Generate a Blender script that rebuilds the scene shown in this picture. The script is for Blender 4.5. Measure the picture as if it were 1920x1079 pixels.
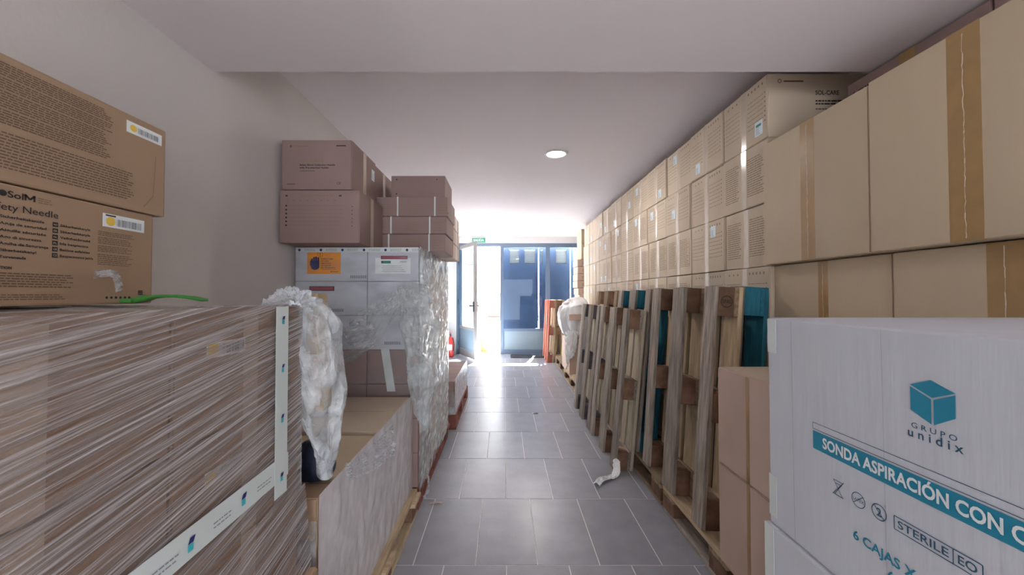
import bpy, bmesh, math, random
from mathutils import Vector, Matrix, noise
random.seed(7)
S = bpy.context.scene
COL = S.collection
for o in list(bpy.data.objects): bpy.data.objects.remove(o)

# ------------------------------------------------------------------ camera, world, sun, exposure
cam = bpy.data.cameras.new('camera'); camo = bpy.data.objects.new('camera', cam); COL.objects.link(camo)
F = 721.0
cam.sensor_width = 36; cam.lens = F/1920*36; cam.shift_x = 13.5/1920
cam.clip_start = 0.02; cam.clip_end = 200
camo.location = (0, 0, 1.30)
camo.rotation_euler = (math.radians(90) + math.atan(13.5/F), 0, 0)
S.camera = camo
S.view_settings.view_transform = 'Standard'; S.view_settings.look = 'None'
S.view_settings.gamma = 1; S.view_settings.use_curve_mapping = False
S.view_settings.exposure = 1.12

w = bpy.data.worlds.new('world'); S.world = w; w.use_nodes = True
bg = w.node_tree.nodes['Background']
bg.inputs[0].default_value = (0.90, 0.95, 1.0, 1); bg.inputs[1].default_value = 3.5
sun = bpy.data.lights.new('sun', 'SUN'); sun.energy = 210; sun.angle = math.radians(1.5); sun.color = (1, .97, .92)
suno = bpy.data.objects.new('sun', sun); COL.objects.link(suno)
suno.rotation_euler = (math.radians(-31), math.radians(8), 0)   # shines from beyond the door down and towards the corridor

# ------------------------------------------------------------------ materials
def mat(name, color, rough=.7, spec=.4, metal=0, var=0.0, bump=0, bscale=40, stretch=(1,1,1), mottle=0, mscale=6, emit=0, coat=0):
    m = bpy.data.materials.new(name); m.use_nodes = True
    nt = m.node_tree; N = nt.nodes; L = nt.links
    b = N['Principled BSDF']
    b.inputs['Roughness'].default_value = rough; b.inputs['Specular IOR Level'].default_value = spec
    b.inputs['Metallic'].default_value = metal; b.inputs['Base Color'].default_value = (*color, 1)
    if coat: b.inputs['Coat Weight'].default_value = coat
    if emit:
        b.inputs['Emission Color'].default_value = (*color, 1); b.inputs['Emission Strength'].default_value = emit
    tc = N.new('ShaderNodeTexCoord'); mp = N.new('ShaderNodeMapping'); mp.inputs['Scale'].default_value = stretch
    L.new(tc.outputs['Object'], mp.inputs[0])
    oi = N.new('ShaderNodeObjectInfo')
    if var or mottle:
        hs = N.new('ShaderNodeHueSaturation'); hs.inputs['Color'].default_value = (*color, 1)
        mr = N.new('ShaderNodeMapRange'); L.new(oi.outputs['Random'], mr.inputs[0])
        mr.inputs[3].default_value = 1-var; mr.inputs[4].default_value = 1+var
        if mottle:
            nz = N.new('ShaderNodeTexNoise'); nz.inputs['Scale'].default_value = mscale; nz.inputs['Detail'].default_value = 5
            ad = N.new('ShaderNodeVectorMath'); ad.operation = 'ADD'
            L.new(mp.outputs[0], ad.inputs[0]); L.new(oi.outputs['Random'], ad.inputs[1])
            L.new(ad.outputs[0], nz.inputs[0])
            m2 = N.new('ShaderNodeMapRange'); L.new(nz.outputs['Fac'], m2.inputs[0])
            m2.inputs[1].default_value = .3; m2.inputs[2].default_value = .7
            m2.inputs[3].default_value = 1-mottle; m2.inputs[4].default_value = 1+mottle
            mu = N.new('ShaderNodeMath'); mu.operation = 'MULTIPLY'
            L.new(mr.outputs[0], mu.inputs[0]); L.new(m2.outputs[0], mu.inputs[1]); L.new(mu.outputs[0], hs.inputs['Value'])
        else: L.new(mr.outputs[0], hs.inputs['Value'])
        L.new(hs.outputs[0], b.inputs['Base Color'])
    if bump:
        n2 = N.new('ShaderNodeTexNoise'); n2.inputs['Scale'].default_value = bscale; n2.inputs['Detail'].default_value = 4
        L.new(mp.outputs[0], n2.inputs[0])
        bp = N.new('ShaderNodeBump'); bp.inputs['Strength'].default_value = bump; bp.inputs['Distance'].default_value = .01
        L.new(n2.outputs['Fac'], bp.inputs['Height']); L.new(bp.outputs[0], b.inputs['Normal'])
    return m

def film(name, color=(.8,.82,.84), lo=.1, hi=.7, scale=4, stretch=(1,1,1), rotx=0, rough=.18, bump=.4, rlo=.35, rhi=.68, detail=5, dist=.006):
    m = bpy.data.materials.new(name); m.use_nodes = True
    nt = m.node_tree; N = nt.nodes; L = nt.links
    b = N['Principled BSDF']; out = N['Material Output']
    b.inputs['Base Color'].default_value = (*color, 1); b.inputs['Roughness'].default_value = rough
    b.inputs['Specular IOR Level'].default_value = .8
    tr = N.new('ShaderNodeBsdfTransparent'); mx = N.new('ShaderNodeMixShader')
    tc = N.new('ShaderNodeTexCoord'); mp0 = N.new('ShaderNodeMapping'); mp0.inputs['Rotation'].default_value = (rotx,0,0)
    mp = N.new('ShaderNodeMapping'); mp.inputs['Scale'].default_value = stretch
    L.new(tc.outputs['Object'], mp0.inputs[0]); L.new(mp0.outputs[0], mp.inputs[0])
    nz = N.new('ShaderNodeTexNoise'); nz.inputs['Scale'].default_value = scale; nz.inputs['Detail'].default_value = detail
    L.new(mp.outputs[0], nz.inputs[0])
    mr = N.new('ShaderNodeMapRange'); L.new(nz.outputs['Fac'], mr.inputs[0])
    mr.inputs[1].default_value = rlo; mr.inputs[2].default_value = rhi; mr.inputs[3].default_value = lo; mr.inputs[4].default_value = hi
    L.new(mr.outputs[0], mx.inputs[0]); L.new(tr.outputs[0], mx.inputs[1]); L.new(b.outputs[0], mx.inputs[2])
    L.new(mx.outputs[0], out.inputs[0])
    bp = N.new('ShaderNodeBump'); bp.inputs['Strength'].default_value = bump; bp.inputs['Distance'].default_value = dist
    L.new(nz.outputs['Fac'], bp.inputs['Height']); L.new(bp.outputs[0], b.inputs['Normal'])
    return m

M = {}
M['wall'] = mat('white_plaster', (.70,.66,.64), .9, .2, mottle=.03, mscale=1.5, bump=.08, bscale=60)
M['ceiling'] = mat('ceiling_paint', (.80,.73,.75), .85, .2, mottle=.02, mscale=1)
M['tile'] = mat('slate_tile', (.30,.30,.335), .28, .6, var=.07, mottle=.10, mscale=7, bump=.05, bscale=30)
M['grout'] = mat('grout', (.80,.78,.74), .9)
M['card'] = mat('tan_cardboard', (.58,.475,.365), .75, .25, var=.05, mottle=.05, mscale=5, bump=.05, bscale=90, stretch=(1,1,.1))
M['card_plain'] = mat('plain_cardboard', (.55,.44,.31), .7, .3, var=.04, mottle=.05, mscale=4, bump=.05, bscale=90, stretch=(1,1,.1))
M['card_brown'] = mat('brown_cardboard', (.37,.25,.165), .75, .25, var=.05, mottle=.06, mscale=4)
M['card_mauve'] = mat('dusky_cardboard', (.31,.215,.20), .75, .25, var=.04, mottle=.05, mscale=4)  # dark pinkish tan; also carries the left-hand cartons' backlit shade
M['card_pink'] = mat('pinkish_cardboard', (.55,.41,.33), .75, .25, var=.04, mottle=.05, mscale=4)
M['card_white'] = mat('white_cardboard', (.58,.60,.66), .6, .35, mottle=.03, mscale=6, bump=.12, bscale=60, stretch=(1,1,.08))
M['card_pale'] = mat('pale_printed_cardboard', (.55,.52,.50), .7, .3, var=.05, mottle=.05, mscale=5)
M['ink'] = mat('brown_ink', (.16,.10,.07), .8)
M['ink_dark'] = mat('dark_ink', (.035,.03,.03), .8)
M['ink_faint'] = mat('faint_ink', (.27,.19,.13), .8)
M['ink_grey'] = mat('grey_ink', (.25,.27,.30), .8)
M['ink_blue'] = mat('teal_ink', (.015,.23,.36), .5)
M['ink_navy'] = mat('navy_ink', (.03,.10,.17), .5)
M['tape_brown'] = mat('brown_tape', (.36,.22,.09), .3, .6, mottle=.08, mscale=20)
M['tape_clear'] = mat('clear_tape', (.62,.52,.42), .18, .8, mottle=.05, mscale=20)
M['tape_white'] = mat('white_tape', (.66,.71,.70), .3, .5)
M['label'] = mat('label_paper', (.80,.83,.84), .5)
M['label_card'] = mat('pale_blue_label', (.66,.76,.82), .4)
M['yellow'] = mat('label_yellow', (.85,.58,.08), .5)
M['green_print'] = mat('label_green', (.02,.22,.13), .5)
M['orange'] = mat('warning_orange', (.90,.33,.02), .5)
M['crimson'] = mat('crimson_strip', (.42,.03,.09), .4)
M['wood'] = mat('weathered_wood', (.30,.215,.14), .85, .2, var=.28, mottle=.32, mscale=9, bump=.8, bscale=30, stretch=(6,.7,6))
M['wood_grey'] = mat('grey_weathered_wood', (.34,.29,.25), .85, .2, var=.2, mottle=.38, mscale=9, bump=.9, bscale=30, stretch=(7,.6,7))
M['wood_light'] = mat('pale_wood', (.50,.38,.245), .8, .25, var=.16, mottle=.22, mscale=8, bump=.4, bscale=30, stretch=(6,.7,6))
M['wood_block'] = mat('brown_wood_block', (.20,.115,.075), .85, .2, var=.3, mottle=.3, mscale=12, bump=.6, bscale=40)
M['wood_dark'] = mat('dark_wood', (.085,.075,.085), .85, .2, var=.2, mottle=.3, mscale=9)
M['wood_teal'] = mat('teal_painted_wood', (.02,.14,.20), .7, .3, var=.15, mottle=.25, mscale=9, stretch=(6,.7,6))
M['wood_red'] = mat('red_painted_wood', (.42,.12,.08), .75, .3, var=.2, mottle=.2, mscale=9, stretch=(6,.7,6))
M['wood_redbrown'] = mat('red_brown_wood', (.20,.07,.05), .8, .3, var=.2, mottle=.2, mscale=9)
M['film_streak'] = film('stretched_film', (.50,.47,.475), .12, .95, scale=2.6, stretch=(1,.7,34), rotx=math.radians(-9), rough=.22, bump=1, rlo=.38, rhi=.64, detail=12, dist=.02)
def streaks():
    m = bpy.data.materials.new('stretched_film'); m.use_nodes = True
    nt = m.node_tree; N = nt.nodes; L = nt.links; b = N['Principled BSDF']; out = N['Material Output']
    b.inputs['Roughness'].default_value = .2; b.inputs['Specular IOR Level'].default_value = .9
    tc = N.new('ShaderNodeTexCoord'); ns = []
    for ang, sc, st, dt in ((-7,2.2,(1,.6,60),8),(-15,1.5,(1,.7,30),6),(-10,3,(1,.9,110),4)):
        a = N.new('ShaderNodeMapping'); a.inputs['Rotation'].default_value = (math.radians(ang),0,0); c = N.new('ShaderNodeMapping'); c.inputs['Scale'].default_value = st
        z = N.new('ShaderNodeTexNoise'); z.inputs['Scale'].default_value = sc; z.inputs['Detail'].default_value = dt; z.inputs['Distortion'].default_value = .15
        L.new(tc.outputs['Object'], a.inputs[0]); L.new(a.outputs[0], c.inputs[0]); L.new(c.outputs[0], z.inputs[0]); ns.append(z)
    s1 = N.new('ShaderNodeMath'); s1.operation = 'MULTIPLY_ADD'; s1.inputs[1].default_value = .8; L.new(ns[0].outputs['Fac'], s1.inputs[0])
    s2 = N.new('ShaderNodeMath'); s2.operation = 'MULTIPLY_ADD'; s2.inputs[1].default_value = .6; L.new(ns[2].outputs['Fac'], s2.inputs[0]); L.new(ns[1].outputs['Fac'], s2.inputs[2]); L.new(s2.outputs[0], s1.inputs[2])
    mr = N.new('ShaderNodeMapRange'); L.new(s1.outputs[0], mr.inputs[0])
    mr.inputs[1].default_value = 1.0; mr.inputs[2].default_value = 1.42; mr.inputs[3].default_value = .15; mr.inputs[4].default_value = .9
    cr_ = N.new('ShaderNodeMix'); cr_.data_type = 'RGBA'; L.new(ns[1].outputs['Fac'], cr_.inputs[0]); cr_.inputs[6].default_value = (.30,.25,.24,1); cr_.inputs[7].default_value = (.72,.68,.68,1)
    m3 = N.new('ShaderNodeMapRange'); L.new(ns[2].outputs['Fac'], m3.inputs[0]); m3.inputs[1].default_value = .35; m3.inputs[2].default_value = .65; L.new(m3.outputs[0], cr_.inputs[0])
    L.new(cr_.outputs[2], b.inputs['Base Color'])
    tr = N.new('ShaderNodeBsdfTransparent'); tr.inputs[0].default_value = (.85,.8,.78,1); mx = N.new('ShaderNodeMixShader')
    L.new(mr.outputs[0], mx.inputs[0]); L.new(tr.outputs[0], mx.inputs[1]); L.new(b.outputs[0], mx.inputs[2]); L.new(mx.outputs[0], out.inputs[0])
    bp = N.new('ShaderNodeBump'); bp.inputs['Strength'].default_value = .9; bp.inputs['Distance'].default_value = .012
    L.new(s1.outputs[0], bp.inputs['Height']); L.new(bp.outputs[0], b.inputs['Normal'])
    return m
M['film_streak'] = streaks()
M['film_side'] = film('shiny_crinkled_film', (.82,.85,.87), .30, .95, scale=9, stretch=(1,1,2.2), rotx=math.radians(-35), rough=.12, bump=1, rlo=.35, rhi=.68, detail=7, dist=.02)
M['film_front'] = film('clear_front_film', (.50,.53,.58), .03, .26, scale=6, stretch=(1,1,2), rough=.15, bump=.6, detail=6)
M['film_bag'] = film('crumpled_film', (.74,.78,.82), .24, .68, scale=14, rough=.10, bump=1, detail=10, dist=.035, rlo=.40, rhi=.66)
M['film_thin'] = film('thin_loose_film', (.66,.70,.72), .10, .60, scale=10, rough=.12, bump=1, detail=10, dist=.03, rlo=.38, rhi=.66)
M['film_white'] = film('milky_plastic', (.88,.88,.88), .88, 1.0, scale=10, rough=.35, bump=.5)
M['frame'] = mat('blue_grey_aluminium', (.10,.14,.20), .4, .5, metal=.3)
M['frame_light'] = mat('brushed_frame', (.30,.28,.27), .4, .5, metal=.4)
M['panel_grey'] = mat('grey_panel', (.16,.21,.25), .5, .5)
M['shutter'] = mat('navy_shutter', (.035,.05,.10), .5, .5)
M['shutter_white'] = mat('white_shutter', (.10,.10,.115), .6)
M['louvre'] = mat('louvre_blade', (.16,.15,.15), .6)
M['black'] = mat('black_plastic', (.015,.015,.018), .5)
M['mat'] = mat('doormat_pile', (.05,.055,.07), .95, bump=.8, bscale=200)
M['red'] = mat('extinguisher_red', (.65,.04,.03), .3, .6)
M['white'] = mat('white_plastic', (.8,.8,.8), .4)
M['board_white'] = mat('white_foam', (.72,.73,.76), .7, mottle=.03)
M['green'] = mat('green_plastic', (.06,.27,.05), .35, .6)
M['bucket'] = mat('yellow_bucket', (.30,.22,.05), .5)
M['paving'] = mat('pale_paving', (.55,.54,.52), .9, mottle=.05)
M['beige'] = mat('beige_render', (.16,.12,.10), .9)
M['lamp'] = mat('lamp_glow', (1,.98,.95), .5, emit=9)
M['navy'] = mat('navy_bag', (.012,.02,.05), .45, .5, bump=.5, bscale=30)
M['leaf'] = mat('dry_scrap', (.20,.13,.10), .8)
M['crease'] = mat('carton_crease', (.40,.41,.47), .7)
M['seam'] = mat('torn_seam', (.72,.66,.58), .6)
g = bpy.data.materials.new('pane_glass'); g.use_nodes = True
N = g.node_tree.nodes; b = N['Principled BSDF']
b.inputs['Roughness'].default_value = .03; b.inputs['Base Color'].default_value = (.8,.9,.95,1)
tr = N.new('ShaderNodeBsdfTransparent'); tr.inputs[0].default_value = (.80,.90,.95,1)
mx = N.new('ShaderNodeMixShader'); mx.inputs[0].default_value = .015
gl = N.new('ShaderNodeBsdfGlossy'); gl.inputs['Roughness'].default_value = .02; b = gl
g.node_tree.links.new(tr.outputs[0], mx.inputs[1]); g.node_tree.links.new(b.outputs[0], mx.inputs[2])
g.node_tree.links.new(mx.outputs[0], N['Material Output'].inputs[0]); M['glass'] = g

# ------------------------------------------------------------------ mesh helpers
class MB:
    def __init__(s): s.v = []; s.f = []; s.mi = []; s.mats = []
    def m(s, key):
        if key not in s.mats: s.mats.append(key)
        return s.mats.index(key)
    def face(s, pts, key):
        n = len(s.v); s.v += [tuple(p) for p in pts]; s.f.append(tuple(range(n, n+len(pts)))); s.mi.append(s.m(key))
    def box(s, a, b, key):
        (x0,y0,z0),(x1,y1,z1) = a, b; n = len(s.v)
        s.v += [(x0,y0,z0),(x1,y0,z0),(x1,y1,z0),(x0,y1,z0),(x0,y0,z1),(x1,y0,z1),(x1,y1,z1),(x0,y1,z1)]
        for q in ((0,3,2,1),(4,5,6,7),(0,1,5,4),(1,2,6,5),(2,3,7,6),(3,0,4,7)):
            s.f.append(tuple(n+i for i in q)); s.mi.append(s.m(key))
    def rect(s, u0, v0, u1, v1, key, d=.0006): s.face([(u0,v0,d),(u1,v0,d),(u1,v1,d),(u0,v1,d)], key)
    def line(s, p, q, wd, key, d=.0006):
        a = Vector(p); b = Vector(q); t = (b-a).normalized(); n = Vector((-t.y, t.x))*wd/2
        s.face([(*(a-n),d),(*(b-n),d),(*(b+n),d),(*(a+n),d)], key)
    def ring(s, cx, cy, r, wd, key, d=.0006, n=24):
        for i in range(n):
            a = 2*math.pi*i/n; b = 2*math.pi*(i+1)/n
            s.face([(cx+r*math.cos(a),cy+r*math.sin(a),d),(cx+r*math.cos(b),cy+r*math.sin(b),d),
                    (cx+(r-wd)*math.cos(b),cy+(r-wd)*math.sin(b),d),(cx+(r-wd)*math.cos(a),cy+(r-wd)*math.sin(a),d)], key)
    def disc(s, cx, cy, r, key, d=.0006, n=20, ry=None):
        ry = ry or r
        s.face([(cx+r*math.cos(2*math.pi*i/n), cy+ry*math.sin(2*math.pi*i/n), d) for i in range(n)], key)
    def text(s, t, u, v, width, h, key, d=.0007, bold=0, align='l'):
        vs, fs = text_geo(t, bold)
        if not vs: return
        x0 = min(p[0] for p in vs); x1 = max(p[0] for p in vs)
        sx = width/(x1-x0); sy = h/.70
        off = u - (0 if align == 'l' else width if align == 'r' else width/2)
        n = len(s.v); s.v += [((p[0]-x0)*sx+off, p[1]*sy+v, d) for p in vs]
        for f in fs: s.f.append(tuple(n+i for i in f)); s.mi.append(s.m(key))
    def lathe(s, prof, key, seg=20, c=(0,0,0)):
        n = len(s.v); k = len(prof)
        for i in range(seg):
            a = 2*math.pi*i/seg
            for r, z in prof: s.v.append((c[0]+r*math.cos(a), c[1]+r*math.sin(a), c[2]+z))
        for i in range(seg):
            j = (i+1) % seg
            for q in range(k-1):
                s.f.append((n+i*k+q, n+j*k+q, n+j*k+q+1, n+i*k+q+1)); s.mi.append(s.m(key))
    def mesh(s, name, xf=None, bevel=0, smooth=False, seg=2):
        me = bpy.data.meshes.new(name)
        vs = s.v if xf is None else [tuple(xf @ Vector(p)) for p in s.v]
        me.from_pydata(vs, [], s.f); 
        for k in s.mats: me.materials.append(M[k])
        me.polygons.foreach_set('material_index', s.mi)
        if bevel or smooth:
            bm = bmesh.new(); bm.from_mesh(me)
            if bevel:
                bmesh.ops.remove_doubles(bm, verts=bm.verts, dist=1e-5)
                bmesh.ops.bevel(bm, geom=list(bm.edges), offset=bevel, segments=seg, affect='EDGES', profile=.6)
            if smooth:
                bmesh.ops.remove_doubles(bm, verts=bm.verts, dist=1e-6)
                bmesh.ops.recalc_face_normals(bm, faces=bm.faces)
                for f in bm.faces: f.smooth = True
            bm.to_mesh(me); bm.free()
        me.update(); return me

TG = {}
def text_geo(t, bold=0):
    k = (t, bold)
    if k in TG: return TG[k]
    c = bpy.data.curves.new('t', 'FONT'); c.body = t; c.size = 1; c.resolution_u = 3
    if bold: c.offset = bold
    o = bpy.data.objects.new('t', c)
    me = bpy.data.meshes.new_from_object(o)
    r = ([tuple(v.co) for v in me.vertices], [tuple(p.vertices) for p in me.polygons])
    bpy.data.objects.remove(o); bpy.data.curves.remove(c); bpy.data.meshes.remove(me)
    TG[k] = r; return r

def link(name, me, parent=None, loc=(0,0,0), rot=(0,0,0)):
    o = bpy.data.objects.new(name, me); COL.objects.link(o); o.parent = parent
    o.location = loc; o.rotation_euler = rot; return o
def tag(o, label=None, cat=None, group=None, kind=None):
    if label: o['label'] = label
    if cat: o['category'] = cat
    if group: o['group'] = group
    if kind: o['kind'] = kind
    return o
def thing(name, label, cat, loc=(0,0,0), rot=(0,0,0), group=None):
    return tag(link(name, None, None, loc, rot), label, cat, group)
def structure(name, mb, bevel=0):
    return tag(link(name, mb.mesh(name, bevel=bevel)), kind='structure')

def frame_of(face, w, d, h):
    """matrix taking (u, v, out) to local coordinates of a box with base centre at the origin; u and v measured from face centre line and the base"""
    U, V, Nn, O = {'-X': ((0,-1,0),(0,0,1),(-1,0,0),(-w/2,0,0)), '+X': ((0,1,0),(0,0,1),(1,0,0),(w/2,0,0)),
                   '-Y': ((1,0,0),(0,0,1),(0,-1,0),(0,-d/2,0)), '+Z': ((1,0,0),(0,1,0),(0,0,1),(0,0,h))}[face]
    m = Matrix.Identity(4)
    for i in range(3): m[i][0] = U[i]; m[i][1] = V[i]; m[i][2] = Nn[i]; m[i][3] = O[i]
    return m

BODY = {}
def body_mesh(w, d, h, key, bevel=.005):
    k = (round(w,3), round(d,3), round(h,3), key)
    if k not in BODY:
        mb = MB(); mb.box((-w/2,-d/2,0),(w/2,d/2,h), key); BODY[k] = mb.mesh('carton_body', bevel=bevel)
    return BODY[k]
PART = {}
def shared(key, fn):
    if key not in PART: PART[key] = fn()
    return PART[key]

def carton(label, lo, hi, key, face=None, flaps=True, tape=None, tape_w=.05, tape_u=0, parts=(), group=None, cat='carton', rz=0, name='carton', horiz=False, tape_over=.0):
    w, d, h = hi[0]-lo[0], hi[1]-lo[1], hi[2]-lo[2]
    r = thing(name, label, cat, ((lo[0]+hi[0])/2, (lo[1]+hi[1])/2, lo[2]), (0,0,rz), group)
    link('carton_body', body_mesh(w, d, h, key), r)
    if face:
        X = frame_of(face, w, d, h); fw = d if 'X' in face else w; fh = h if face != '+Z' else d
        X2 = X if face != '+Z' else X @ Matrix.Translation((0,-d/2,0))
        dims = (round(w,3), round(d,3), round(h,3), face, key)
        if flaps:
            for sgn in (-1, 1):
                def mk():
                    mb = MB()
                    a, b2 = (.0025, fw/2-.004) if sgn > 0 else (-fw/2+.004, -.0025)
                    if horiz: mb.box((-fw/2+.004, (.004 if sgn<0 else fh/2+.0025), .0002),(fw/2-.004,(fh/2-.0025 if sgn<0 else fh-.004),.0035), key)
                    else: mb.box((a, .004, .0002),(b2, fh-.004, .0035), key)
                    return mb.mesh('flap', X2)
                link('flap', shared(('flap', sgn, horiz)+dims, mk), r)
        dd = .0036 if flaps else .0003
        if tape:
            def mt():
                mb = MB()
                if horiz: mb.box((-fw/2+.003, fh/2-tape_w/2, dd),(fw/2-.003, fh/2+tape_w/2, dd+.0005), tape)
                else: mb.box((tape_u-tape_w/2, .002, dd),(tape_u+tape_w/2, fh-.002+tape_over, dd+.0005), tape)
                return mb.mesh('packing_tape', X2)
            link('packing_tape', shared(('tape', tape, tape_w, tape_u, flaps, horiz)+dims, mt), r)
    for nm, fc, fn, *rest in parts:
        X = frame_of(fc, w, d, h)
        if fc == '+Z': pass
        X = X @ Matrix.Translation((0,0,(.0042 if (face == fc and flaps) else .0003)))
        cache = rest[0] if rest else None
        def mp():
            mb = MB(); fn(mb); return mb.mesh(nm, X)
        o = link(nm, shared((nm, cache, round(w,3), round(d,3), round(h,3)), mp) if cache else mp(), r)
        if len(rest) > 1: o['label'] = rest[1]
    return r

def dashes(mb, u0, u1, v, h, key, rng, word=(.012,.035), gap=.004):
    u = u0
    while u < u1-.003:
        e = min(u1, u + rng.uniform(*word)); mb.rect(u, v, e, v+h, key, .0004); u = e + gap
def lines(mb, u0, u1, v0, v1, n, key, seed=1, h=.45, word=(.008,.03), gap=.003, ragged=.25):
    rng = random.Random(seed); st = (v1-v0)/n
    for i in range(n):
        e = u1 - (u1-u0)*rng.uniform(0, ragged)
        dashes(mb, u0, e, v1-(i+1)*st, st*h, key, rng, word, gap)

def barcode(mb, u0, v0, u1, v1, key='ink_dark', seed=3, d=.0012):
    rng = random.Random(seed); u = u0
    while u < u1:
        wd = rng.choice((.0008,.0012,.002)); 
        if u+wd > u1: break
        mb.rect(u, v0, u+wd, v1, key, d); u += wd + rng.choice((.0008,.0014,.002))

# ------------------------------------------------------------------ the room
XL, XR, YB, ZC, ZB, YBEAM = -1.285, 1.965, 8.40, 2.57, 2.285, 1.68
mb = MB(); mb.box((XL-.2,-3.2,-.12),(XR+.2,YB+.2,-.0020),'grout'); floor = structure('floor', mb)
def tile_mesh(): 
    t = MB(); t.box((-.1475,-.2975,-.0020),(.1475,.2975,.0),'tile'); return t.mesh('tile', bevel=.0008, seg=1)
tm = tile_mesh()
k = -1
for k in range(-1, 11):
    y0 = 1.872 + .6*k
    off = -.142 if k % 2 == 0 else .008
    i = -6
    for i in range(-5, 8):
        x0 = off + .3*i
        if x0 < XL-.25 or x0 > XR: continue
        lo = max(x0, XL+.004); hi2 = min(x0+.3, XR-.004)
        if hi2-lo < .02: continue
        y1 = min(y0+.6, YB-.005)
        if y1-y0 < .59 or hi2-lo < .29:
            t = MB(); t.box((lo+.002,y0+.002,-.0020),(hi2-.002,y1-.002,0),'tile'); link('tile', t.mesh('tile'), floor)
        else: link('tile', tm, floor, (x0+.15, y0+.3, 0))

mb = MB(); mb.box((XL-.2,-3.2,-.12),(XL,YB+.2,ZC+.2),'wall'); structure('wall_left', mb)
mb = MB(); mb.box((XR,-3.2,-.12),(XR+.2,YB+.2,ZC+.2),'wall'); structure('wall_right', mb)
mb = MB()
mb.box((XL,YB,0),(-1.06,YB+.15,ZC),'wall'); mb.box((1.66,YB,0),(XR,YB+.15,ZC),'wall'); mb.box((-1.06,YB,2.43),(1.66,YB+.15,ZC),'wall')
structure('wall_back', mb)
mb = MB()
mb.box((XL,-3.2,0),(-.75,-3.05,ZB),'wall'); mb.box((1.45,-3.2,0),(XR,-3.05,ZB),'wall'); mb.box((-.75,-3.2,2.1),(1.45,-3.05,ZB),'wall')
structure('wall_front_added', mb)  # unseen wall added behind the camera; its opening limits the sky fill
mb = MB(); mb.box((XL-.2,YBEAM,ZC),(XR+.2,YB+.2,ZC+.2),'ceiling'); structure('ceiling', mb)
mb = MB(); mb.box((XL-.2,-3.2,ZB),(XR+.2,YBEAM,ZC+.2),'ceiling'); structure('ceiling_low', mb)

# glazed door screen at the far end
def profile(mb, x0, x1, z0, z1, key='frame', y=YB+.02, t=.06): mb.box((x0,y,z0),(x1,y+t,z1), key)
w1 = tag(link('window_1', None), kind='structure')
mb = MB()
profile(mb,-1.06,-.99,0,2.43); profile(mb,-.10,-.03,0,2.43); profile(mb,.90,.99,0,2.43); profile(mb,1.59,1.66,0,2.43)
profile(mb,-.99,-.10,2.36,2.43); profile(mb,-.03,.90,2.34,2.43); profile(mb,.99,1.59,2.34,2.43)
profile(mb,-.03,.90,0,.10); profile(mb,.99,1.59,0,.10); profile(mb,-.03,.90,.50,.56); profile(mb,.99,1.59,.50,.56)
link('window_frame', mb.mesh('window_frame', bevel=0), w1)
for a, b2 in ((-.03,.90),(.99,1.59)):
    mb = MB(); mb.box((a,YB+.045,.56),(b2,YB+.051,2.34),'glass'); link('pane', mb.mesh('pane'), w1)
    mb = MB(); mb.box((a,YB+.035,.10),(b2,YB+.06,.50),'panel_grey'); link('kick_panel', mb.mesh('kick_panel'), w1)
# open leaf, swung into the room
d1 = tag(link('door_1', None, None, (-.985, YB+.01, 0)), kind='structure')
ang = math.atan2(-.86, .43); d1.rotation_euler = (0,0,ang); LW = .93
mb = MB()
mb.box((0,-.025,.02),(.07,.025,2.36),'frame'); mb.box((LW-.07,-.025,.02),(LW,.025,2.36),'frame_light')
mb.box((.07,-.025,2.28),(LW-.07,.025,2.36),'frame_light'); mb.box((.07,-.025,.02),(LW-.07,.025,.16),'frame_light'); mb.box((.07,-.025,.58),(LW-.07,.025,.64),'frame_light')
link('door_frame', mb.mesh('door_frame'), d1)
mb = MB(); mb.box((.07,-.003,.64),(LW-.07,.003,2.28),'glass'); link('pane', mb.mesh('pane'), d1)
mb = MB(); mb.box((.07,-.012,.16),(LW-.07,.012,.58),'panel_grey'); link('kick_panel', mb.mesh('kick_panel'), d1)
for sgn in (-1, 1):
    mb = MB(); y = sgn*.03
    mb.box((LW-.06,min(y,y*1.4),.96),(LW-.02,max(y,y*1.4),1.16),'black')
    mb.box((LW-.05,min(y,y*2.3),1.07),(LW-.03,max(y,y*2.3),1.09),'black')
    mb.box((LW-.17,min(y*2,y*2.5),1.068),(LW-.03,max(y*2,y*2.5),1.092),'black')
    link('door_handle', mb.mesh('door_handle', bevel=.002, seg=1), d1)
for z in (.25, 1.15, 2.0):
    mb = MB(); mb.lathe([(0,-.05),(.014,-.05),(.014,.05),(0,.05)],'black',10,(-.012,-.02,z)); link('hinge', mb.mesh('hinge'), d1)

# shutters outside
def shutter(label, x0, x1, loc, rz, key, vents):
    t = thing('shutter', label, 'shutter', loc, (0,0,rz)); W = x1-x0
    mb = MB(); zs = (2.0, 2.32); xs = [0]
    for a, b2 in vents: xs += [a, b2]
    xs.append(W)
    mb.box((0,0,.03),(W,.04,zs[0]),key); mb.box((0,0,zs[1]),(W,.04,2.45),key)
    for i in range(0, len(xs), 2): mb.box((xs[i],0,zs[0]),(xs[i+1],.04,zs[1]),key)
    mb.box((.06,-.008,1.2),(W-.06,.0,1.9),key); mb.box((.06,-.008,.15),(W-.06,.0,1.1),key)
    link('shutter_panel', mb.mesh('shutter_panel'), t)
    for a, b2 in vents:
        for j in range(9):
            z = zs[0]+.018+j*.0345
            mb = MB(); mb.box((a,-.018,-.003),(b2,.018,.003),'louvre')
            link('louvre_blade', shared(('lv', round(b2-a,3), round(a,3)), lambda: mb.mesh('louvre_blade')), t, (0,.02,z), (math.radians(-64),0,0))
    return t
shutter('navy outdoor shutter closed behind the left glass pane, three louvred vents', -.08, .755, (-.08,8.75,0), 0, 'shutter', [(.19,.40),(.53,.77)])
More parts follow.
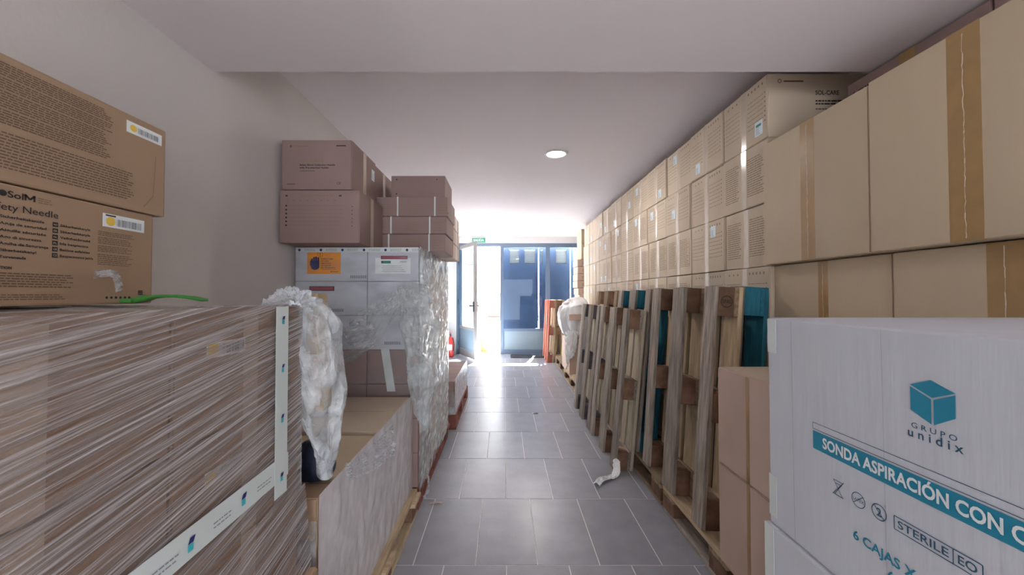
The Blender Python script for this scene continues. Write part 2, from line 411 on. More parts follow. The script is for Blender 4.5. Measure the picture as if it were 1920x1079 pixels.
shutter('navy outdoor shutter closed behind the right glass pane', .785, 1.48, (.785,8.75,0), 0, 'shutter', [(.03,.08),(.15,.24),(.38,.62)])
shutter('navy outdoor shutter edge at the far right of the glass screen', 1.505, 1.9, (1.505,8.75,0), 0, 'shutter', [(.05,.2)])
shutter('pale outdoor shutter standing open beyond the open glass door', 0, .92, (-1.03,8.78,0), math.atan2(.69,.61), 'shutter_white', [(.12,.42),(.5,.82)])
mb = MB(); mb.box((-14,YB+.2,-.14),(14,30,-.02),'paving'); structure('ground_outside', mb)
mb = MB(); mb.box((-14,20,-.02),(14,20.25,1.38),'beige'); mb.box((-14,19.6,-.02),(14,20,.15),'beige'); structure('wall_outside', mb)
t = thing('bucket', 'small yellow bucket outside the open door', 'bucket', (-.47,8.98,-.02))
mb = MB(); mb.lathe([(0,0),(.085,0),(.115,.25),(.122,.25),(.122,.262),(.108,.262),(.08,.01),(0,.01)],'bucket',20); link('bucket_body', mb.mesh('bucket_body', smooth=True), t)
# doormat
t = thing('doormat', 'dark ribbed doormat in front of the closed glass pane', 'doormat', (.50,8.12,0))
mb = MB(); mb.box((-.38,-.2,0),(.38,.2,.012),'black'); link('mat_border', mb.mesh('mat_border', bevel=.003, seg=1), t)
mb = MB()
for i in range(16): mb.box((-.35,-.175+i*.0225,.012),(.35,-.160+i*.0225,.018),'mat')
link('ribbing', mb.mesh('ribbing'), t)
# exit sign
t = thing('exit_sign', 'small green exit sign above the open glass door', 'sign', (-.57,YB-.004,2.44))
mb = MB(); mb.box((-.145,-.016,0),(.145,0,.10),'green_print'); link('sign_plate', mb.mesh('sign_plate', bevel=.002, seg=1), t)
mb = MB(); mb.text('SALIDA',0,.028,.23,.05,'label',bold=.02,align='c'); link('lettering', mb.mesh('lettering', frame_of('-Y',.29,.034,.1)), t)
# fire extinguisher
t = thing('fire_extinguisher', 'red fire extinguisher on the floor left of the door', 'extinguisher', (-1.14,8.1,0))
mb = MB(); mb.lathe([(0,0),(.06,0),(.066,.02),(.066,.34),(.05,.39),(.022,.41),(.022,.43),(0,.43)],'red',18); link('cylinder_tank', mb.mesh('cylinder_tank', smooth=True), t)
mb = MB(); mb.box((-.015,-.015,.43),(.015,.015,.47),'black'); mb.box((-.01,-.09,.465),(.01,.03,.48),'black'); mb.box((-.01,-.08,.495),(.01,.03,.507),'red'); link('valve_handle', mb.mesh('valve_handle'), t)
mb = MB(); 
for i in range(8): 
    a = i/8; mb.box((.055+.02*math.sin(a*3)-.008,-.03,.40-.28*a-.036),(.055+.02*math.sin(a*3)+.008,-.012,.40-.28*a),'black')
link('hose', mb.mesh('hose'), t)
mb = MB(); mb.box((-.04,-.0675,.14),(.04,-.055,.26),'label'); link('paper_label', mb.mesh('paper_label'), t)

# ceiling lights
def downlight(x, y, label):
    t = thing('ceiling_light', label, 'light', (x,y,ZC), (0,0,0), 'round recessed ceiling lights')
    mb = MB(); mb.lathe([(.082,-.004),(.086,-.012),(.102,-.010),(.108,0)],'white',32); link('trim_ring', mb.mesh('trim_ring', smooth=True), t)
    mb = MB(); mb.lathe([(0,-.006),(.083,-.006)],'lamp',32); link('diffuser', mb.mesh('diffuser'), t)
    a = bpy.data.lights.new('lamp', 'AREA'); a.shape = 'DISK'; a.size = .15; a.energy = 6; a.color = (1,.97,.93)
    link('lamp', a, t, (0,0,-.014))
downlight(.46,3.43,'round recessed ceiling light nearer the camera, halfway down the corridor')
downlight(.51,6.73,'round recessed ceiling light farther away, near the glass door')

# ------------------------------------------------------------------ pallets
PM = {}
def pmesh(kind, key):
    if (kind, key) not in PM:
        w_, l_ = {'deck_wide':(.145,1.2),'deck':(.10,1.2),'cross':(.145,.8),'block':(.145,.145),'block_small':(.10,.145),'cross_s':(.145,.6)}[kind]
        t_ = .078 if 'block' in kind else .022
        mb = MB(); mb.box((-w_/2,-l_/2,0),(w_/2,l_/2,t_), key); PM[(kind,key)] = mb.mesh(kind, bevel=.0025, seg=1)
    return PM[(kind, key)]
def pallet(label, mtx, keys, group=None, width=.8, seed=0):
    """keys: deck, bottom, cross, block. Local x is the width, y the 1.2 m length, z up from the bottom boards."""
    rng = random.Random(seed)
    r = thing('pallet', label, 'pallet', group=group); r.matrix_world = mtx
    e = width/2
    for nm, kind, x, key in (('bottom_board','deck',-e+.05,keys['bottom']),('bottom_board','deck_wide',0,keys.get('bottom2',keys['bottom'])),('bottom_board','deck',e-.05,keys['bottom'])):
        link(nm, pmesh(kind,key), r, (x,0,0))
    for x, kind in ((-e+.05,'block_small'),(0,'block'),(e-.05,'block_small')):
        for y in (-.5275, 0, .5275): link('block', pmesh(kind, keys['block']), r, (x, y, .022), (0,0,rng.uniform(-.02,.02)))
    for y in (-.5275, 0, .5275): link('cross_board', pmesh('cross' if width > .7 else 'cross_s', keys['cross']), r, (0,y,.10), (0,0,math.pi/2))
    n = 5 if width > .7 else 4
    for i in range(n):
        kind = 'deck_wide' if i in (0, n//2, n-1) else 'deck'
        wd = .0725
        x = -e+wd + (width-2*wd)*i/(n-1)
        link('deck_board', pmesh(kind, keys['deck']), r, (x, rng.uniform(-.004,.004), .122), (0,0,rng.uniform(-.004,.004)))
    return r
def flat(x0, y0, width=.8, z=0): return Matrix.Translation((x0+width/2, y0+.6, z))
LM = Matrix(((0,0,1,0),(1,0,0,0),(0,1,0,0),(0,0,0,1)))      # length upright, bottom boards facing the corridor
def lean(x, y0, z, deg, yaw=0): 
    th = math.radians(deg)
    return Matrix.Translation((x, y0+.4, z)) @ Matrix.Rotation(math.radians(yaw),4,'Z') @ Matrix.Rotation(th,4,'Y') @ LM @ Matrix.Translation((0,.6,0))
K_mix = dict(deck='wood_light', bottom='wood_grey', cross='wood', block='wood_block')
K_wood = dict(deck='wood', bottom='wood', cross='wood', block='wood_block')
K_light = dict(deck='wood_light', bottom='wood_light', cross='wood_light', block='wood_block')
K_teal = dict(deck='wood_teal', bottom='wood_teal', cross='wood_teal', block='wood_teal')
K_tw = dict(deck='wood_teal', bottom='wood_grey', cross='wood_teal', block='wood_teal')
K_red = dict(deck='wood', bottom='wood_red', cross='wood', block='wood_redbrown')
K_redbr = dict(deck='wood_redbrown', bottom='wood_redbrown', cross='wood_redbrown', block='wood_redbrown')
K_grey = dict(deck='wood_pale', bottom='wood_grey', cross='wood_grey', block='wood_block')
M['wood_pale'] = mat('bleached_wood', (.48,.41,.31), .8, .2, var=.15, mottle=.2, mscale=8, bump=.4, bscale=30, stretch=(6,.7,6))

# under the right-hand stock
pallet('floor pallet of pale worn boards under the nearest leaning pallet', flat(.96,1.16), dict(deck='wood_light', bottom='wood_grey', cross='wood', block='wood_block'), seed=1)
pallet('reddish brown floor pallet under the teal leaning pallet', flat(.96,2.40), K_wood, seed=2)
pallet('floor pallet under the farthest tall leaning wooden pallet', flat(.96,3.64), K_wood, seed=3)
pallet('pale floor pallet under the carton with white plastic bags', flat(.93,4.88), K_light, seed=4)
pallet('floor pallet at the far end of the carton wall by the red pallets', flat(.96,6.12), K_wood, seed=5)
pallet('narrow floor pallet under the large plain cartons', flat(1.34,-.07,.6), K_wood, width=.6, seed=6)
pallet('floor pallet hidden under the white printed cartons', flat(.64,-.27,.6), K_wood, width=.6, seed=7)
# leaning
G = 'wooden pallets leaning on the carton wall'
pallet('tall leaning pallet nearest the camera with stamped block and grey runners', lean(.958,1.90,.146,3.9), K_mix, G, seed=11)
pallet('teal pallet leaning behind the nearest wooden pallet', lean(1.106,1.93,.146,3.9), K_tw, G, seed=12)
pallet('tall leaning pallet with teal painted blocks, behind the front low one', lean(.965,2.84,.146,5.4), K_tw, G, seed=13)
pallet('tall wooden pallet leaning farthest down the carton wall', lean(.965,3.68,.146,5.4), K_wood, G, seed=14)
pallet('lower pallet standing on the tiles, nearer one with pale slats', lean(.80,2.86,.0,5.4), K_grey, G, seed=15)
pallet('lower pallet standing on the tiles, farther one with dark blocks', lean(.80,3.70,.0,5.4), dict(deck='wood_pale', bottom='wood_grey', cross='wood_dark', block='wood_dark'), G, seed=16)
pallet('orange red pallet standing upright near the glass door, front one', lean(.80,7.36,0,2.5), K_red, 'red pallets standing by the door', seed=17)
pallet('brown pallet standing upright right behind the orange red one', lean(.952,7.38,0,2.5), K_wood, 'red pallets standing by the door', seed=18)
# stamp burnt into the nearest pallet's top block
st = [o for o in COL.objects if o.name.startswith('block') and o.parent and 'stamped' in o.parent.get('label','')]
blk = [o for o in st if o.location.x < -.3 and o.location.y > .5][0]
mb = MB(); mb.ring(0,0,.030,.004,'ink_dark',n=20); mb.text('EPAL',0,-.008,.044,.018,'ink_dark',bold=.02,align='c')
xm = Matrix(((0,0,-1,-.0505),(0,1,0,0),(1,0,0,.039),(0,0,0,1)))
xm = Matrix.Translation((-.0506,0,.039)) @ Matrix(((0,0,-1,0),(0,1,0,0),(1,0,0,0),(0,0,0,1)))
link('burnt_stamp', mb.mesh('burnt_stamp', xm), blk)

# under the left-hand stock
pallet('pallet under the nearest stretch-wrapped load', flat(-1.27,-.13,.8) @ Matrix.Translation((-.02,0,0)), K_wood, seed=21, width=.78)
pallet('pale pallet under the low open load of cartons', flat(-1.28,1.12,.76), K_light, seed=22, width=.76)
pallet('red brown pallet under the tall stack with the orange warning label', flat(-1.28,2.34,.76), K_redbr, seed=23, width=.76)
pallet('red brown pallet under the farthest low load on the left', flat(-1.27,3.72,.8), K_redbr, seed=24, width=.8)

# ------------------------------------------------------------------ the long wall of cartons on the right
def print_list(seed):
    def f(mb):
        rng = random.Random(seed)
        for i in range(7):
            v = .235-i*.024
            mb.disc(.175, v+.003, .004, 'ink', .0005, 8); 
            dashes(mb, .035, .165, v, .003, 'ink_faint', rng); dashes(mb, -.17, -.035, v, .003, 'ink_faint', rng)
            mb.disc(-.185, v+.003, .003, 'ink', .0005, 6)
        for i in range(5): mb.rect(.04+i*.028, .285, .05+i*.028, .298, 'ink_faint', .0005)
        for i in range(3): mb.disc(-.06-i*.04, .29, .006, 'ink_faint', .0005, 8)
    return f
def print_para(seed):
    def f(mb):
        lines(mb, .03, .17, .06, .27, 17, 'ink_faint', seed, .35); lines(mb, -.17, -.035, .06, .27, 17, 'ink_faint', seed+5, .35)
        mb.rect(.172,.06,.176,.26,'ink_faint',.0005)
    return f
def ship_label(u, v, w_=.06, h_=.07, green=False):
    def f(mb):
        mb.box((u,v,0),(u+w_,v+h_,.0006),'label_card'); rng = random.Random(5)
        if green: mb.rect(u+.01,v+h_*.62,u+w_-.012,v+h_*.8,'green_print',.0009)
        for i in range(5): mb.rect(u+.008, v+.008+i*.008, u+w_-.01-rng.random()*.02, v+.0105+i*.008, 'ink_grey', .0009)
    return f
ordi = ['first','second','third','fourth','fifth','sixth','seventh','eighth','ninth','tenth','eleventh']
rng = random.Random(11)
WG = 'printed cartons of the long wall on the right'
for row in range(7):
    y = 1.925
    for c in range(11):
        d = .41 + rng.uniform(-.004,.004) if c not in (0,) else (.388 if row % 2 == 0 else .40)
        z0 = .146 + .325*(6-row)
        if row == 4 and c == 1: y += .02
        xo = rng.uniform(-.006,.006)
        parts = []
        if row < 6:
            v = rng.random()
            pf, pn = (print_list(1),'list') if (row in (0,) or v < .45) else (print_para(2),'para')
            if c < 8: parts.append(('printed_text','-X',pf,('p',pn)))
            lu = rng.choice((.05,-.13,.09,-.09)); lv = rng.choice((.03,.2,.12,.22))
            if row == 0 and c == 0: parts.append(('shipping_label','-X',ship_label(.095,.035,.062,.075,True)))
            elif rng.random() < .62 or row == 0: parts.append(('shipping_label','-X',ship_label(lu,lv), ('sl',lu,lv)))
        if row == 0 and c == 0:
            def endp(mb):
                mb.ring(-.24,.285,.010,.003,'ink_dark'); mb.rect(-.22,.28,-.12,.288,'ink'); mb.rect(.2,.28,.25,.29,'ink')
                mb.text('SOL-CARE',-.06,.215,.12,.022,'ink_dark',bold=.02); lines(mb,-.06,.15,.165,.195,2,'ink_dark',4,.5); lines(mb,-.06,.05,.14,.15,1,'ink_dark',4,.5)
            parts.append(('end_print','-Y',endp))
        carton(f'tan carton in the long right-hand wall, {ordi[row]} row from top, {ordi[c]} from near end',
               (1.33+xo, y, z0), (1.93+xo, y+d-.004, z0+.3235), 'card', '-X', True, 'tape_clear', .042 , parts=parts, group=WG,
               rz=rng.uniform(-.008,.008))
        y += d
    # beyond: the end column
for i, (z0, z1) in enumerate(((.146,.72),(.722,1.295))):
    carton(('lower' if i == 0 else 'upper')+' plain carton under the flat cartons at the far end of the wall', (1.29,6.62,z0),(1.8,7.1,z1),'card','-X')
for i in range(5):
    carton(f'flat carton in the far end pile beyond the carton wall, {ordi[4-i]} of five from top', (1.26+rng.uniform(-.01,.01),6.62,1.297+i*.123),(1.8,7.06,1.297+i*.123+.118),'card_pink','-X',True,'tape_clear',.04,
           parts=[('printed_text','-Y',lambda mb: lines(mb,-.2,.2,.03,.09,4,'ink_faint',3,.4),('fp',))], group='flat cartons at the far end')
for i in range(2):
    carton(('lower' if i == 0 else 'topmost')+' yellowish carton on the far end pile by the door', (1.32,6.60,1.914+i*.262),(1.85,7.0,1.914+i*.262+.258),'card_plain','-X',True,'tape_clear',.04)

# ------------------------------------------------------------------ large plain cartons, near right
def torn(h, seed):
    def f(mb):
        r2 = random.Random(seed); z = .01; u = 0
        while z < h-.02:
            n = z + r2.uniform(.006,.02); u2 = r2.uniform(-.0015,.0015)
            mb.line((u,z),(u2,n), r2.uniform(.001,.003), 'seam', .0012); z = n; u = u2
    return f
big = [('large plain carton, farther of the two big ones at eye level', 1.302,1.362,1.922,1.448,2.052,.075),
       ('large plain carton at the right edge, nearer of the two big ones at eye level', 1.296,.79,1.356,1.448,2.056,.08),
       ('large plain carton below the farther big one, above the small pink cartons', 1.352,1.335,1.922,.798,1.445,.05),
       ('large plain carton just above the white carton top at right', 1.346,.73,1.33,.798,1.445,.08),
       ('plain carton at the bottom of the big stack, behind the small pink cartons', 1.352,1.335,1.922,.146,.796,.05),
       ('plain carton at the bottom of the big stack, behind the white cartons', 1.346,.73,1.33,.146,.796,.05)]
for i, (lb, x0, y0, y1, z0, z1, tw) in enumerate(big):
    carton(lb, (x0,y0,z0),(x0+.6,y1,z1),'card_plain','-X',True,'tape_brown',tw,parts=[('torn_tape_edge','-X',torn(z1-z0,i))])
carton('reddish carton on top of the big plain ones, under the low ceiling, farther one', (1.60,1.245,2.060),(1.93,1.775,2.274),'card_mauve','-X',True,'tape_brown',.06,
       parts=[('printed_text','-X',lambda mb:(mb.text('6',-.235,.15,.012,.02,'ink_dark'), lines(mb,-.21,-.12,.155,.17,1,'ink_dark',2,.6)))])
carton('reddish carton on top of the big plain ones, nearest the camera', (1.60,.72,2.060),(1.93,1.24,2.276),'card_mauve','-X',True,'tape_brown',.06)

# small pink cartons
for i, (z0, z1) in enumerate(((.146,.560),(.563,.980))):
    carton(('lower' if i == 0 else 'upper')+' small pinkish carton stacked left of the white cartons', (.95,1.30,z0),(1.325,1.717,z1),'card_pink','-X',True,'tape_brown',.020, rz=0,
           parts=[('top_flap_line','+Z',lambda mb:(mb.rect(-.18,-.002,.18,.002,'ink_faint'), mb.rect(-.18,-.2,.18,.2,'card'))) ] if i else [], group='small pinkish cartons')

# white printed cartons
WX, WY1, WZ0, WZ1 = .66, .967, .737, 1.243
wc = (-.1+WY1)/2
def wu(y): return wc - y          # u on the -X face runs towards the camera
P_ = lambda y, z: (wu(y), z-WZ0, .0008)
def emblem(mb):
    P = P_
    top, LT, C_, RT, LB, B_, RB = P(.5978,1.1678),P(.6285,1.1525),P(.596,1.139),P(.5651,1.1535),P(.6278,1.114),P(.596,1.0992),P(.5655,1.1183)
    g = .0016
    mb.face([(C_[0],C_[1]+g,.0008),(RT[0],RT[1]+g,.0008),top,(LT[0],LT[1]+g,.0008)],'ink_blue')
    mb.face([LB,(B_[0]-g,B_[1],.0008),(C_[0]-g,C_[1]-g*.6,.0008),(LT[0],LT[1]-g*.6,.0008)],'ink_blue')
    mb.face([(B_[0]+g,B_[1],.0008),RB,(RT[0],RT[1]-g*.6,.0008),(C_[0]+g,C_[1]-g*.6,.0008)],'ink_blue')
def brand(mb):
    mb.text('G R U P O', wu(.6275), 1.0855-WZ0, .0635, .0085, 'ink_navy', bold=.005)
    mb.text('u n i d i x', wu(.633), 1.0705-WZ0, .0765, .0135, 'ink_navy', bold=.015)
def band(mb):
    u0 = wu(.8283); u1 = wu(.10)
    mb.rect(u0, .9726-WZ0, u1, 1.0105-WZ0, 'ink_blue')
    for a, b2 in (((u0,1.0275-WZ0),(u1,1.0275-WZ0)),((u0,1.0145-WZ0),(u1,1.0145-WZ0)),((u0,1.0145-WZ0),(u0,1.0275-WZ0))): mb.line(a,b2,.0012,'ink_navy')
def title(mb):
    mb.text('SONDA ASPIRACIÓN CON CONTROL', wu(.803), .9825-WZ0, .414, .0208, 'label', d=.0012, bold=.03)
def symbols(mb):
    # symbols: hourglass crossed out, two rings
    cu, cv = wu(.767), .9165-WZ0; s = .014
    for p, q in (((-s,s),(s,s)),((-s,-s),(s,-s)),((-s,s),(s*.8,-s)),((s*.9,s),(-s*.8,-s)),((-s*1.2,-s*1.1),(s*1.1,s*1.2)),((-s*.7,s*.6),(s*.7,s*.6))):
        mb.line((cu+p[0]*.8,cv+p[1]),(cu+q[0]*.8,cv+q[1]),.0013,'ink_navy')
    cu = wu(.7243); mb.ring(cu,cv,.014,.0014,'ink_navy'); mb.line((cu-.011,cv-.009),(cu+.010,cv+.010),.0013,'ink_navy'); mb.text('LATEX',cu,cv-.003,.022,.006,'ink_navy',align='c')
    cu = wu(.6847); mb.ring(cu,cv,.014,.0016,'ink_navy'); mb.text('2',cu,cv-.007,.009,.014,'ink_navy',bold=.02,align='c'); mb.line((cu-.010,cv+.010),(cu+.010,cv-.010),.0013,'ink_navy')
def sterile(mb):
    a, b2, m_ = wu(.6583), wu(.5374), wu(.5726); t_, q_ = .9262-WZ0, .904-WZ0
    for p, q in (((a,t_),(b2,t_)),((a,q_),(b2,q_)),((a,q_),(a,t_)),((b2,q_),(b2,t_)),((m_,q_),(m_,t_))): mb.line(p,q,.0015,'ink_navy')
    mb.text('STERILE', a+.006, q_+.0052, .074, .0125, 'ink_navy', bold=.012); mb.text('EO', m_+.006, q_+.0052, .023, .0125, 'ink_navy', bold=.012)
def count(mb):
    mb.text('6 CAJAS X 10 UNIDADES', wu(.736), .840-WZ0, .270, .0165, 'ink_blue', bold=.02)
    mb.text('60 UNIDADES', wu(.6707), .811-WZ0, .14, .0165, 'ink_blue', bold=.02)
    mb.ring(wu(.50), .915-WZ0, .018, .003, 'ink_navy')
def creases(mb):
    for y, wd in ((.884,.0014),(.672,.0008)): mb.line((wu(y),.004),(wu(y)-.004,WZ1-WZ0-.004),wd,'crease',.0003)
def corner_tape(mb):
    mb.box((wu(.967),.42,0),(wu(.938),.503,.0008),'tape_white')
def corner_tape2(mb): mb.box((wu(.967),.02,0),(wu(.942),.12,.0008),'tape_white')
carton('white printed carton with teal cube logo, front right foreground', (WX,-.1,WZ0),(1.30,WY1,WZ1),'card_white',None,False,
       parts=[('cube_emblem','-X',emblem,None,'teal cube emblem'),('brand_lettering','-X',brand),('title_band','-X',band,None,'teal title band'),('title_lettering','-X',title),('handling_symbol','-X',symbols),('sterile_mark','-X',sterile),('count_lettering','-X',count),('crease','-X',creases),('corner_tape','-X',corner_tape),('corner_tape','-X',corner_tape2)])
carton('white carton under the one with the teal logo, bottom right corner', (WX-.008,-.1,.146),(1.30,.975,.7355),'card_white',None,False,
       parts=[('corner_tape','-X',lambda mb: mb.box((-.537,.45,0),(-.505,.588,.0008),'tape_white'))])

# ------------------------------------------------------------------ left foreground: wrapped load
A0 = -1.25; XF = -.575
G1 = 'brown cartons inside the nearest wrapped load'
lv = [(.146,.540,XF+.05,'bottom'),(.542,.776,XF,'second'),(.778,1.024,XF,'third'),(1.026,1.266,XF,'top')]
for i, (z0, z1, x1, wd) in enumerate(lv):
    for j, (y0, y1, pos) in enumerate(((.665,1.07,'far'),(.255,.66,'near'))):
        yy = y1 + (.02 if i == 0 and j == 0 else 0)
        parts = []
        if (i, j) in ((3,0),(2,0)):
            parts = [('shipping_label','+X',lambda mb:(mb.box((-.13,.17 if False else .15,0),(-.02,.18,.0006),'label'), mb.rect(-.127,.153,-.1,.177,'yellow',.0009), barcode(mb,-.09,.155,-.025,.175)),('l1',))]
        carton(f'brown carton in the nearest wrapped load, {pos} one of its {wd} layer', (A0,y0,z0),(x1,yy,z1),'card_brown','+X',True,'tape_clear',.05,parts=parts,group=G1)

def film_sheet(mb, p00, pu, pv, nu, nv, amp, f, key, nrm, aniso=(1,1), seed=0):
    """a displaced grid patch: corner, u edge, v edge"""
    p00 = Vector(p00); pu = Vector(pu); pv = Vector(pv); nrm = Vector(nrm); n = len(mb.v)
    for j in range(nv+1):
        for i in range(nu+1):
            a, b2 = i/nu, j/nv; p = p00 + pu*a + pv*b2
            q = Vector((a*pu.length*aniso[0]*f, b2*pv.length*aniso[1]*f, seed*3.7))
            e = min(1, 8*min(a,1-a,b2,1-b2)+.25)
            dsp = (noise.noise(q) + .5*noise.noise(q*2.3)) * amp * e
            mb.v.append(tuple(p + nrm*(abs(dsp)+.001)))
    for j in range(nv):
        for i in range(nu):
            a = n+j*(nu+1)+i; mb.f.append((a,a+1,a+nu+2,a+nu+1)); mb.mi.append(mb.m(key))
def film_obj(label, mb, name='stretch_film', cat='plastic wrap', parts=(), smooth=True):
    me = mb.mesh(name)
    for p in me.polygons: p.use_smooth = smooth
    return tag(link(name, me), label, cat)

mb = MB(); e = .008
film_sheet(mb, (XF+e,.0,.77),(0,1.078,0),(0,0,.505),160,100,.003,6,'film_streak',(1,0,0),(.5,7))
film_sheet(mb, (XF+.055,.0,.30),(0,1.095,0),(-.045,0,.47),120,60,.005,6,'film_streak',(1,0,0),(.5,4),seed=2)
film_sheet(mb, (XF+e,1.080,.55),(-.65,0,0),(0,0,.72),50,60,.02,8,'film_bag',(0,1,0),(1,1.5),seed=4)
film_sheet(mb, (A0,.0,1.2685),(0,1.08,0),(.675+e,0,0),60,40,.006,7,'film_thin',(0,0,1),(1,3),seed=5)
film_obj('clear stretch film with horizontal streaks around the nearest left load', mb)
# printed tapes round the load
def tape_h(mb):
    x = XF+.0155
    mb.v += [(x,.1,.815),(x,1.0,.838),(x,1.0,.895),(x,.1,.872),(x+.001,.1,.815),(x+.001,1.0,.838),(x+.001,1.0,.895),(x+.001,.1,.872)]
    for q in ((0,3,2,1),(4,5,6,7),(0,1,5,4),(1,2,6,5),(2,3,7,6),(3,0,4,7)): mb.f.append(q); mb.mi.append(mb.m('tape_white'))
def little_logo(mb, x, y, z, s=.011):
    # two-tone carton emblem on a plane facing +x
    d = x+.0014
    mb.face([(d,y-s*.5,z-s),(d,y+s*.6,z-s),(d,y+s*.6,z+.15*s),(d,y-s*.5,z+.15*s)],'logo_teal')
    mb.face([(d,y-s*.5,z+.25*s),(d,y+s*.6,z+.25*s),(d,y+s*1.0,z+1.2*s),(d,y-s*.1,z+1.2*s)],'logo_navy')
M['logo_teal'] = mat('logo_teal', (.05,.48,.55), .4); M['logo_navy'] = mat('logo_navy', (.03,.03,.16), .4)
t = thing('printed_tape', 'white printed sealing tape running along and up the nearest wrapped load', 'tape', (0,0,0))
mb = MB(); tape_h(mb); link('horizontal_strip', mb.mesh('horizontal_strip'), t)
mb = MB(); mb.box((XF+.0170,.940,.80),(XF+.0178,.992,1.27),'tape_white'); link('vertical_strip', mb.mesh('vertical_strip'), t)
mb = MB()
for y, z in ((.69,.856),(.828,.862),(.56,.850)): little_logo(mb, XF+.0168, y, z)
for z in (1.235,1.115,.99,.845): little_logo(mb, XF+.0182, .966, z, .009)
link('printed_emblem', mb.mesh('printed_emblem'), t)
mb = MB(); xm = Matrix(((0,0,1,XF+.0172),(1,0,0,0),(0,1,0,0),(0,0,0,1)))
for i, y in enumerate((.615,.745,.875)): lines(mb, y, y+.055, .847+i*.004, .863+i*.004, 2, 'ink_grey', i+1, .3, (.004,.012), .002, .15)
link('printed_text', mb.mesh('printed_text', xm), t)

# cartons on top of the wrapped load
cy = (.45+1.036)/2
def needle_print(mb):
    U = lambda y: y-cy
    V = lambda z: z-1.277
    mb.ring(U(.7235), V(1.493), .006, .006, 'ink_dark')
    mb.text('Sol', U(.7305), V(1.4868), .0245, .0125, 'ink_dark', bold=.018)
    ma, mz, mh = U(.758), V(1.4868), .0125
    for p, q in (((ma,mz),(ma,mz+mh)),((ma+.0145,mz),(ma+.0145,mz+mh)),((ma,mz+mh-.001),(ma+.00725,mz+.003)),((ma+.0145,mz+mh-.001),(ma+.00725,mz+.003))): mb.line(p,q,.0034,'ink_dark')
    lines(mb, U(.779), U(.805), V(1.487), V(1.500), 3, 'ink', 2, .25, (.004,.01), .002, .15)
    mb.text('Safety Needle', U(.8144), V(1.4615), .117, .0135, 'ink_dark', bold=.004, align='r')
    for i, s in enumerate(('Sicherheitskanüle','Aguja de seguridad','Aiguille sécurisée','Ago di sicurezza','Agulha de Segurança','Säkerhetskanyl','Turvaneula')):
        mb.text(s, U(.720), V(1.4465-i*.0128), .0041*len(s), .0052, 'ink_dark', bold=.02)
    for i, (c_, s) in enumerate((('NO','Sikkerhetskanyle'),('DK','Sikkerhedskanyle'),('NL','Veiligheidsnaald'),('PL','Igla bezpieczna'),('GR','Belóna asfaleías'),('CZ','Bezpecnostní jehla'))):
        z = V(1.4455-i*.0130)
        mb.rect(U(.8045), z-.0022, U(.8145), z+.0074, 'ink_dark'); mb.text(c_, U(.8095), z+.0004, .0065, .004, 'card', d=.0012, align='c')
        mb.text(s, U(.8185), z, .0037*len(s), .0052, 'ink_dark', bold=.02)
    mb.text('CAUTION', U(.709), V(1.349), .030, .005, 'ink_dark', bold=.03)
    lines(mb, U(.65), U(.850), V(1.315), V(1.345), 6, 'ink', 4, .45, (.004,.014), .002, .12)
    lines(mb, U(.70), U(.836), V(1.290), V(1.303), 3, 'ink', 6, .4, (.004,.014), .002, .1)
    for i, (a, b2) in enumerate(((1.44,1.452),(1.421,1.438),(1.402,1.418),(1.371,1.398))):
        lines(mb, U(.895), U(.985), V(a), V(b2), (3,4,4,6)[i], 'ink', 8+i, .4, (.003,.01), .0015, .35)
    for i in range(6): mb.disc(U(.917+i*.011), V(1.293), .0032, 'ink_dark', .0006, 8)
    for i in range(3): mb.rect(U(.995), V(1.300+i*.004), U(1.008), V(1.3028+i*.004), 'ink_dark')
def small_label(y0, z0, w_, h_, zb):
    def f(mb):
        u = y0-cy
        mb.box((u,z0-zb,0),(u+w_,z0+h_-zb,.0006),'label'); mb.disc(u+.018,z0+h_*.45-zb,.011,'yellow',.0009,12)
        mb.rect(u+.006,z0-zb+h_*.82,u+.03,z0-zb+h_*.93,'ink_dark',.0009)
        barcode(mb, u+.033, z0-zb+.005, u+w_-.008, z0-zb+h_*.7, 'ink_grey')
    return f
BX = -.95
# plank-like strip keeps the cartons level on the film
carton('printed safety needle carton resting on the nearest wrapped load', (A0,.45,1.277),(BX,1.036,1.5125),'card_brown','+X',False,None,
       parts=[('printed_text','+X',needle_print),('shipping_label','+X',small_label(.905,1.462,.104,.032,1.277)),
              ('packing_tape','+X',lambda mb: mb.box((.842-cy,.0,0),(.889-cy,.233,.0004),'tape_brown2'))] if False else
             [('printed_text','+X',needle_print),('shipping_label','+X',small_label(.905,1.462,.104,.032,1.277))])
cy2 = (.47+1.068)/2
def dense(mb):
    U = lambda y: y-cy2; V = lambda z: z-1.515
    for k_, (a, b2) in enumerate(((1.715,1.742),(1.690,1.713),(1.655,1.688),(1.624,1.653))):
        lines(mb, U(.50), U(.925), V(a), V(b2), (6,5,7,6)[k_], 'ink', 20+k_, .5, (.004,.016), .0018, .06)
    lines(mb, U(.50), U(.978), V(1.540), V(1.612), 12, 'ink', 31, .42, (.004,.016), .002, .05)
def small_label2(mb):
    u = .956-cy2; v = 1.710-1.515
    mb.box((u,v,0),(u+.098,v+.029,.0006),'label'); mb.disc(u+.017,v+.014,.009,'yellow',.0009,12); barcode(mb,u+.03,v+.006,u+.088,v+.02,'ink_grey',seed=9)
carton('top carton at upper left densely covered in small print', (A0,.47,1.515),(BX+.002,1.068,1.757),'card_brown','+X',False,None,
       parts=[('printed_text','+X',dense),('shipping_label','+X',small_label2),
              ('crease','+X',lambda mb:(mb.line((.235,.015),(.262,.05),.003,'ink_faint'),mb.line((.262,.05),(.268,.16),.002,'ink_faint')))])

